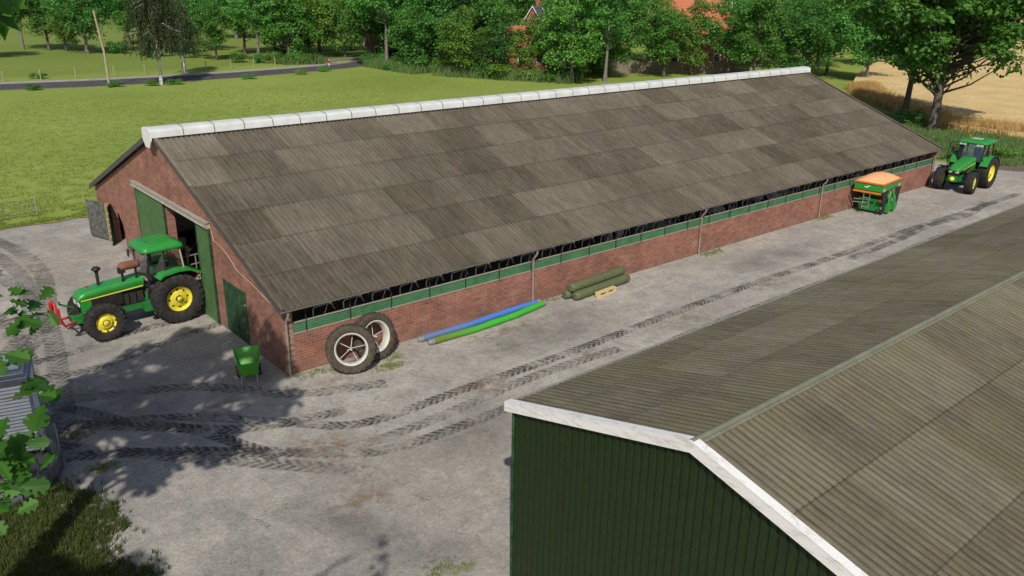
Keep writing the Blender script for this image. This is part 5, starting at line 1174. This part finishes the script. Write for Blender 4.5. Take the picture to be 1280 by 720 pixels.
pts = [(g.uniform(54.5, 58.5), g.uniform(75, 88)) for _ in range(900)] + [(58 + u * 8 + g.gauss(0, .9), 72 - u * 16 + g.gauss(0, .9)) for u in [g.random() for _ in range(1400)]] + [(46.5 + u * 6 + g.gauss(0, .5), 97.5 - u * 2 + g.gauss(0, .6)) for u in [g.random() for _ in range(300)]]
blades('reeds', M['reed'], pts, 1.25, .04, 4, .25, 'tall pale reeds at the field corner and along the ditch', 'reeds', 4)
pts = []
for _ in range(5200):
    i = g.randrange(3); a, b = [((91, 31), (82.5, 25)), ((82.5, 25), (68.5, 9.5)), ((68.5, 9.5), (70.5, -4))][i]; u = g.random(); q = g.random() ** 1.7 * 5
    pts.append((a[0] + (b[0] - a[0]) * u + q * .85 + g.gauss(0, .35), a[1] + (b[1] - a[1]) * u - q * .1 + g.gauss(0, .35)))
blades('wheat_edge', M['straw'], pts, .95, .03, 4, .22, 'ragged ripe wheat along the near edge of the field', 'wheat', 5)
pts = [(g.uniform(54, 70), g.uniform(-4, 14)) for _ in range(5000)]
pts = [p for p in pts if p[0] > 55 + max(0, -p[1]) * .8 and p[0] < 69]
blades('verge_grass', M['reed'], pts, .34, .025, 4, .2, 'rough green grass between the yard and the wheat', 'grass', 6)
sheet('rough_ground', [(53, 30), (53.3, 5), (54.8, .9), (60, -1.2), (70, -3.5), (74, -12), (74, 26), (84, 33)], .004, mat('rough_green', (.13, .19, .045), .95, var=.4, sc=.6), .4, 1)

# ------------------------------------------------------------------ fences, pole, gate, rail, marker
M['pole'] = mat('weathered_pole', (.36, .29, .2), .85, var=.2, sc=3)
mb = MB(); mb.tube([(17.6, 82.5, 0), (17.57, 82.5, 4), (17.1, 82.5, 8.45)], [.15, .13, .1], 10); po = mb.build('pole', M['pole']); tag(po, 'leaning bare wooden pole on the near road verge', 'pole')
po.location = (0, 0, 0)
mb = MB(); mb.box(-.05, .05, -.05, .05, 0, 1.25); mb.box(-.035, .035, -.035, .035, 1.25, 1.29); f0 = mb.build('fence_post', M['pole']); me = f0.data
for i, (x, y) in enumerate([(13.0, 94.6), (17.0, 94.5), (21.4, 94.2), (25.4, 94.4), (30.4, 94.6), (33.7, 94.9), (37.5, 95.4), (41.1, 95.9), (44.6, 96.3), (48.2, 96.9), (9.0, 94.8)]):
    o = f0 if i == 0 else f0.copy()
    if i: S.collection.objects.link(o)
    o.location = (x, y, 0); o.rotation_euler = (R(rnd.uniform(-3, 3)), R(rnd.uniform(-3, 3)), rnd.uniform(0, 1)); tag(o, 'short wooden fence post between the road and the far meadow', 'fence post', 'posts along the far side of the road')
gt = thing('field_gate', (-3.2, 26.0, 0), R(2), 'thin galvanised field gate at the left edge of the near meadow', 'gate')
for z in (.15, .42, .68, .95): mb = MB(); mb.tube([(-3.5, 0, z), (1.4, 0, z)], .018, 6); mb.build('rail', M['grey_pipe'], gt)
for x in (-3.5, -1.0, 1.4): mb = MB(); mb.tube([(x, 0, .0 if x > 1 else .15), (x, 0, 1.05)], .022, 6); mb.build('upright', M['galv_dull'], gt)
gr = thing('guard_rail', (0, 0, 0), 0, 'pale steel guard rail curving beside the road', 'guard rail')
rp = [(51.4, 93.6, .12), (52.5, 94.0, .5), (54, 94.2, .66), (57, 94.3, .66), (59.3, 94.7, .6), (61.5, 95.6, .3)]
mb = MB(); mb.tube(rp, .13, 6); mb.build('rail', M['galv'], gr)
for x, y, z in rp[1:-1]: mb = MB(); mb.box(x - .05, x + .05, y - .05, y + .05, 0, z); mb.build('post', M['galv_dull'], gr)
mk = thing('marker_post', (51.2, 92.2, 0), 0, 'small red and white marker post at the road by the guard rail', 'marker')
mb = MB(); mb.box(-.07, .07, -.05, .05, 0, .95); mb.build('post', M['cap_end'], mk)
mb = MB(); mb.box(-.16, .16, -.06, .06, .42, .8); mb.build('red_panel', M['red'], mk)
fn = thing('board_fence', (0, 0, 0), 0, 'greyish wooden garden fence under the trees beside the tall red house', 'fence')
M['fence_wood'] = mat('grey_boards', (.2, .16, .13), .9, var=.3)
for i in range(9):
    a = Vector((77.5 + 2.0 * i, 63.2 - 1.55 * i)); mb = MB(); d = Vector((2.0, -1.55)); n_ = Vector((1.55, 2.0)).normalized() * .02
    for k in range(12):
        p = a + d * (k / 12); q = a + d * ((k + .86) / 12); h = 1.7
        mb.add([(p.x - n_.x, p.y - n_.y, .05), (q.x - n_.x, q.y - n_.y, .05), (q.x + n_.x, q.y + n_.y, .05), (p.x + n_.x, p.y + n_.y, .05), (p.x - n_.x, p.y - n_.y, h), (q.x - n_.x, q.y - n_.y, h), (q.x + n_.x, q.y + n_.y, h), (p.x + n_.x, p.y + n_.y, h)], [(0, 1, 5, 4), (1, 2, 6, 5), (2, 3, 7, 6), (3, 0, 4, 7), (4, 5, 6, 7)])
    mb.build('board_panel', M['fence_wood'], fn, False)
    mb = MB(); mb.box(a.x - .07, a.x + .07, a.y - .07, a.y + .07, 0, 1.8); mb.build('fence_post', M['fence_wood'], fn)

# ------------------------------------------------------------------ houses behind the trees
M['tile'] = mat('orange_tiles', (.47, .15, .07), .8, var=.2, sc=3, dirt=(.28, .12, .08), damt=.5)
M['tile_grey'] = mat('grey_roof', (.12, .115, .125), .7, var=.2)
M['house_brick'] = mat('red_house_brick', (.30, .115, .08), .9, var=.2, sc=4, dirt=(.2, .1, .08), damt=.5)
M['trim'] = mat('white_trim', (.75, .74, .7), .6)
M['pane'] = mat('window_pane', (.03, .04, .05), .1, spec=.6)
def house(x, y, rz, w, d, he, hr, roofm, label, wins=2, chim=True):
    T = thing('brick_house', (x, y, 0), rz, label, 'house')
    mb = MB(); mb.prism([(-d / 2, 0), (d / 2, 0), (d / 2, he), (0, hr - .1), (-d / 2, he)], 'x', -w / 2, w / 2); wl = mb.build('wall', M['house_brick'], T)
    for s_ in (-1, 1):
        mb = MB(); e = .4; z_e = he - e * (hr - he) / (d / 2)
        n = 14
        for k in range(n):      # courses of tiles
            u0, u1 = k / n, (k + 1) / n; ya, yb = s_ * (d / 2 + e) * (1 - u0), s_ * (d / 2 + e) * (1 - u1); za, zb_ = z_e + (hr - z_e) * u0, z_e + (hr - z_e) * u1
            mb.prism([(ya, za + .02), (yb, zb_ + .02), (yb, zb_ + .07), (ya, za + .12)], 'x', -w / 2 - .3, w / 2 + .3)
        r_ = mb.build('roof', roofm, T)
        for sx in (-1, 1):
            mb = MB(); mb.prism([(s_ * (d / 2 + e + .04), z_e - .05), (0, hr - .03), (0, hr + .16), (s_ * (d / 2 + e + .04), z_e + .16)], 'x', sx * (w / 2 + .36) - .05, sx * (w / 2 + .36) + .05); mb.build('barge_board', M['trim'], T)
    if chim:
        mb = MB(); mb.box(w * .2, w * .2 + .7, -.35, .35, hr - .6, hr + .9); mb.box(w * .2 - .06, w * .2 + .76, -.41, .41, hr + .9, hr + 1.0); mb.build('chimney', M['house_brick'], T)
    for sx in (-1, 1):
        for fl in range(1 if he < 4 else 2):
            for k in range(wins):
                yy = (k - (wins - 1) / 2) * d * .42; z = 1.0 + fl * 2.7
                mb = MB(); mb.box(sx * w / 2 - .06, sx * w / 2 + .06, yy - .55, yy + .55, z, z + 1.3); wn_ = mb.build('window', M['trim'], T)
                mb = MB(); mb.box(sx * w / 2 - .07, sx * w / 2 + .07, yy - .45, yy - .03, z + .1, z + 1.2); mb.build('pane', M['pane'], wn_)
                mb = MB(); mb.box(sx * w / 2 - .07, sx * w / 2 + .07, yy + .03, yy + .45, z + .1, z + 1.2); mb.build('pane', M['pane'], wn_)
    for k in range(3):
        for fl in range(1 if he < 4 else 2):
            xx = (k - 1) * w * .3; z = 1.0 + fl * 2.7; mb = MB(); mb.box(xx - .55, xx + .55, -d / 2 - .06, -d / 2 + .05, z, z + 1.3); wn_ = mb.build('window', M['trim'], T)
            mb = MB(); mb.box(xx - .45, xx + .45, -d / 2 - .07, -d / 2, z + .1, z + 1.2); mb.build('pane', M['pane'], wn_)
    return T
house(75.0, 73.0, R(-28), 9, 6.5, 2.5, 6.0, M['tile'], 'brick house with bright orange tiled roof and white barge boards between two trees')
house(97, 62, R(-32), 11, 8, 5.6, 12.0, M['tile'], 'tall red house with orange roof, highest of the houses')
house(65.6, 95.9, R(-38), 9, 6, 2.4, 4.6, M['house_brick'], 'low brick house with white eaves behind the pale tree trunk')
house(68.5, 82.5, R(50), 6, 5, 2.2, 4.6, M['tile'], 'small house with orange gable left of the bright orange roof')
house(81, 79.5, R(40), 8, 7, 3.0, 8.6, M['tile_grey'], 'grey-roofed house just above the bright orange roof')
house(77, 112, R(-30), 8, 7, 3.2, 8.0, M['tile_grey'], 'dark-roofed house deep among the trees, roof just showing')

# ------------------------------------------------------------------ cows in the barn
t = NT('cow_hide'); n = t.noise(t.obj(), 1.5, 2, .5, .3); oi = t.n('ObjectInfo').outputs['Random']
nn = t.n('TexNoise', noise_dimensions='4D'); t.l(t.obj(), nn.inputs['Vector']); t.l(t.math('MULTIPLY', oi, 20.0), nn.inputs['W']); nn.inputs['Scale'].default_value = 1.6; nn.inputs['Detail'].default_value = 2
M['cow'] = t.fin(t.mix(t.ramp(nn.outputs['Fac'], .53, .55), (.015, .014, .013), (.72, .69, .65)), .7)
def cow():
    T = thing('cow', (0, 0, .02), 0, '', 'cow')
    J = [(-.55, 0, 1.22, .25), (-.2, 0, 1.12, .34), (.25, 0, 1.1, .35), (.62, 0, 1.18, .26), (.95, 0, 1.38, .15), (1.2, 0, 1.42, .13), (1.42, 0, 1.28, .09), (1.6, 0, 1.15, .075), (-.76, 0, 1.25, .12)]
    E_ = [(0, 1), (1, 2), (2, 3), (3, 4), (4, 5), (5, 6), (6, 7), (0, 8)]
    def ch(root, pts):
        last = root
        for p in pts: J.append(p); E_.append((last, len(J) - 1)); last = len(J) - 1
    for s_ in (-1, 1):
        ch(0, [(-.62, s_ * .22, .95, .17), (-.50, s_ * .23, .72, .09), (-.68, s_ * .22, .48, .055), (-.63, s_ * .22, .15, .042), (-.58, s_ * .22, .03, .055)])
        ch(3, [(.55, s_ * .2, .85, .12), (.52, s_ * .2, .5, .06), (.52, s_ * .2, .15, .042), (.56, s_ * .2, .03, .055)])
        ch(5, [(1.12, s_ * .2, 1.46, .035), (1.1, s_ * .3, 1.43, .045)])
    ch(8, [(-.86, 0, 1.1, .03), (-.88, 0, .7, .022), (-.89, 0, .5, .045)])
    ch(1, [(-.28, 0, .74, .13)])
    me = bpy.data.meshes.new('body'); me.from_pydata([j[:3] for j in J], E_, []); me.materials.append(M['cow'])
    b = bpy.data.objects.new('body', me); S.collection.objects.link(b); b.parent = T
    sk_ = b.modifiers.new('s', 'SKIN'); sk_.use_smooth_shade = True
    for i, v in enumerate(me.skin_vertices[0].data): v.radius = (J[i][3], J[i][3]); v.use_root = (i == 0)
    ss = b.modifiers.new('d', 'SUBSURF'); ss.levels = 1; ss.render_levels = 1
    for s_ in (-1, 1):
        mb = MB(); mb.lathe([(0, -.015), (.018, 0), (0, .015)], 'y', 8, (1.33, s_ * .085, 1.36)); mb.build('eye', M['black'], T)
    mb = MB(); mb.lathe([(0, .07), (.06, .04), (.075, -.02), (.05, -.06), (0, -.07)], 'x', 10, (1.62, 0, 1.13)); mb.build('muzzle', M['seat'], T)
    return T
c0 = cow()
for i, (x, y, rz, lb) in enumerate([(1.2, 13.0, -1.0, 'black and white cow seen through the wide barn doorway, head lowest'), (2.3, 13.5, -.3, 'black and white cow standing behind the first one inside the doorway'), (2.9, 12.6, .4, 'cow deepest in the dark barn doorway'),
        (29.2, 1.9, 2.4, 'cow visible in the slot under the eave, right of the third downpipe'), (26.2, 1.8, .5, 'cow in the eave slot just left of the one beside it, past the third downpipe'), (37.6, 1.9, 1.9, 'cow glimpsed in the eave slot above the orange spreader cover'), (24.8, 2.0, 2.0, 'cow in the eave slot right beside the third downpipe'), (17.5, 2.0, .2, 'cow in the eave slot right of the olive rolls')]):
    o = c0 if i == 0 else dup(c0); o.location = (x, y, .02); o.rotation_euler.z = rz; o['label'] = lb; o['group'] = 'cows inside the barn'

# grit and small stones lying on the yard
g = random.Random(77); mb = MB()
for _ in range(3800):
    x = g.uniform(-8, 22) if g.random() < .75 else g.uniform(20, 52); y = g.uniform(-11, 23.5) if x < -.3 else g.uniform(-11.5, -.1)
    if x > -.9 and y < -11.8: continue
    s_ = .008 + .022 * g.random() ** 3; a = g.uniform(0, 6.28); c_, d_ = math.cos(a) * s_, math.sin(a) * s_; h_ = s_ * g.uniform(.5, .9); k = g.uniform(.55, .9)
    z0 = .004; mb.add([(x + c_, y + d_, z0), (x - d_ * k, y + c_ * k, z0), (x - c_, y - d_, z0), (x + d_ * k, y - c_ * k, z0), (x + c_ * .4, y + d_ * .4, z0 + h_), (x - c_ * .3, y - d_ * .3, z0 + h_ * .9)],
       [(0, 1, 4), (1, 2, 5), (1, 5, 4), (2, 3, 5), (3, 0, 4), (3, 4, 5)])
tag(mb.build('grit', mat('grit_stone', (.4, .37, .32), .9, var=.2, island=.35), None, False), 'loose grit and small stones scattered over the yard', 'grit', None, 'stuff')
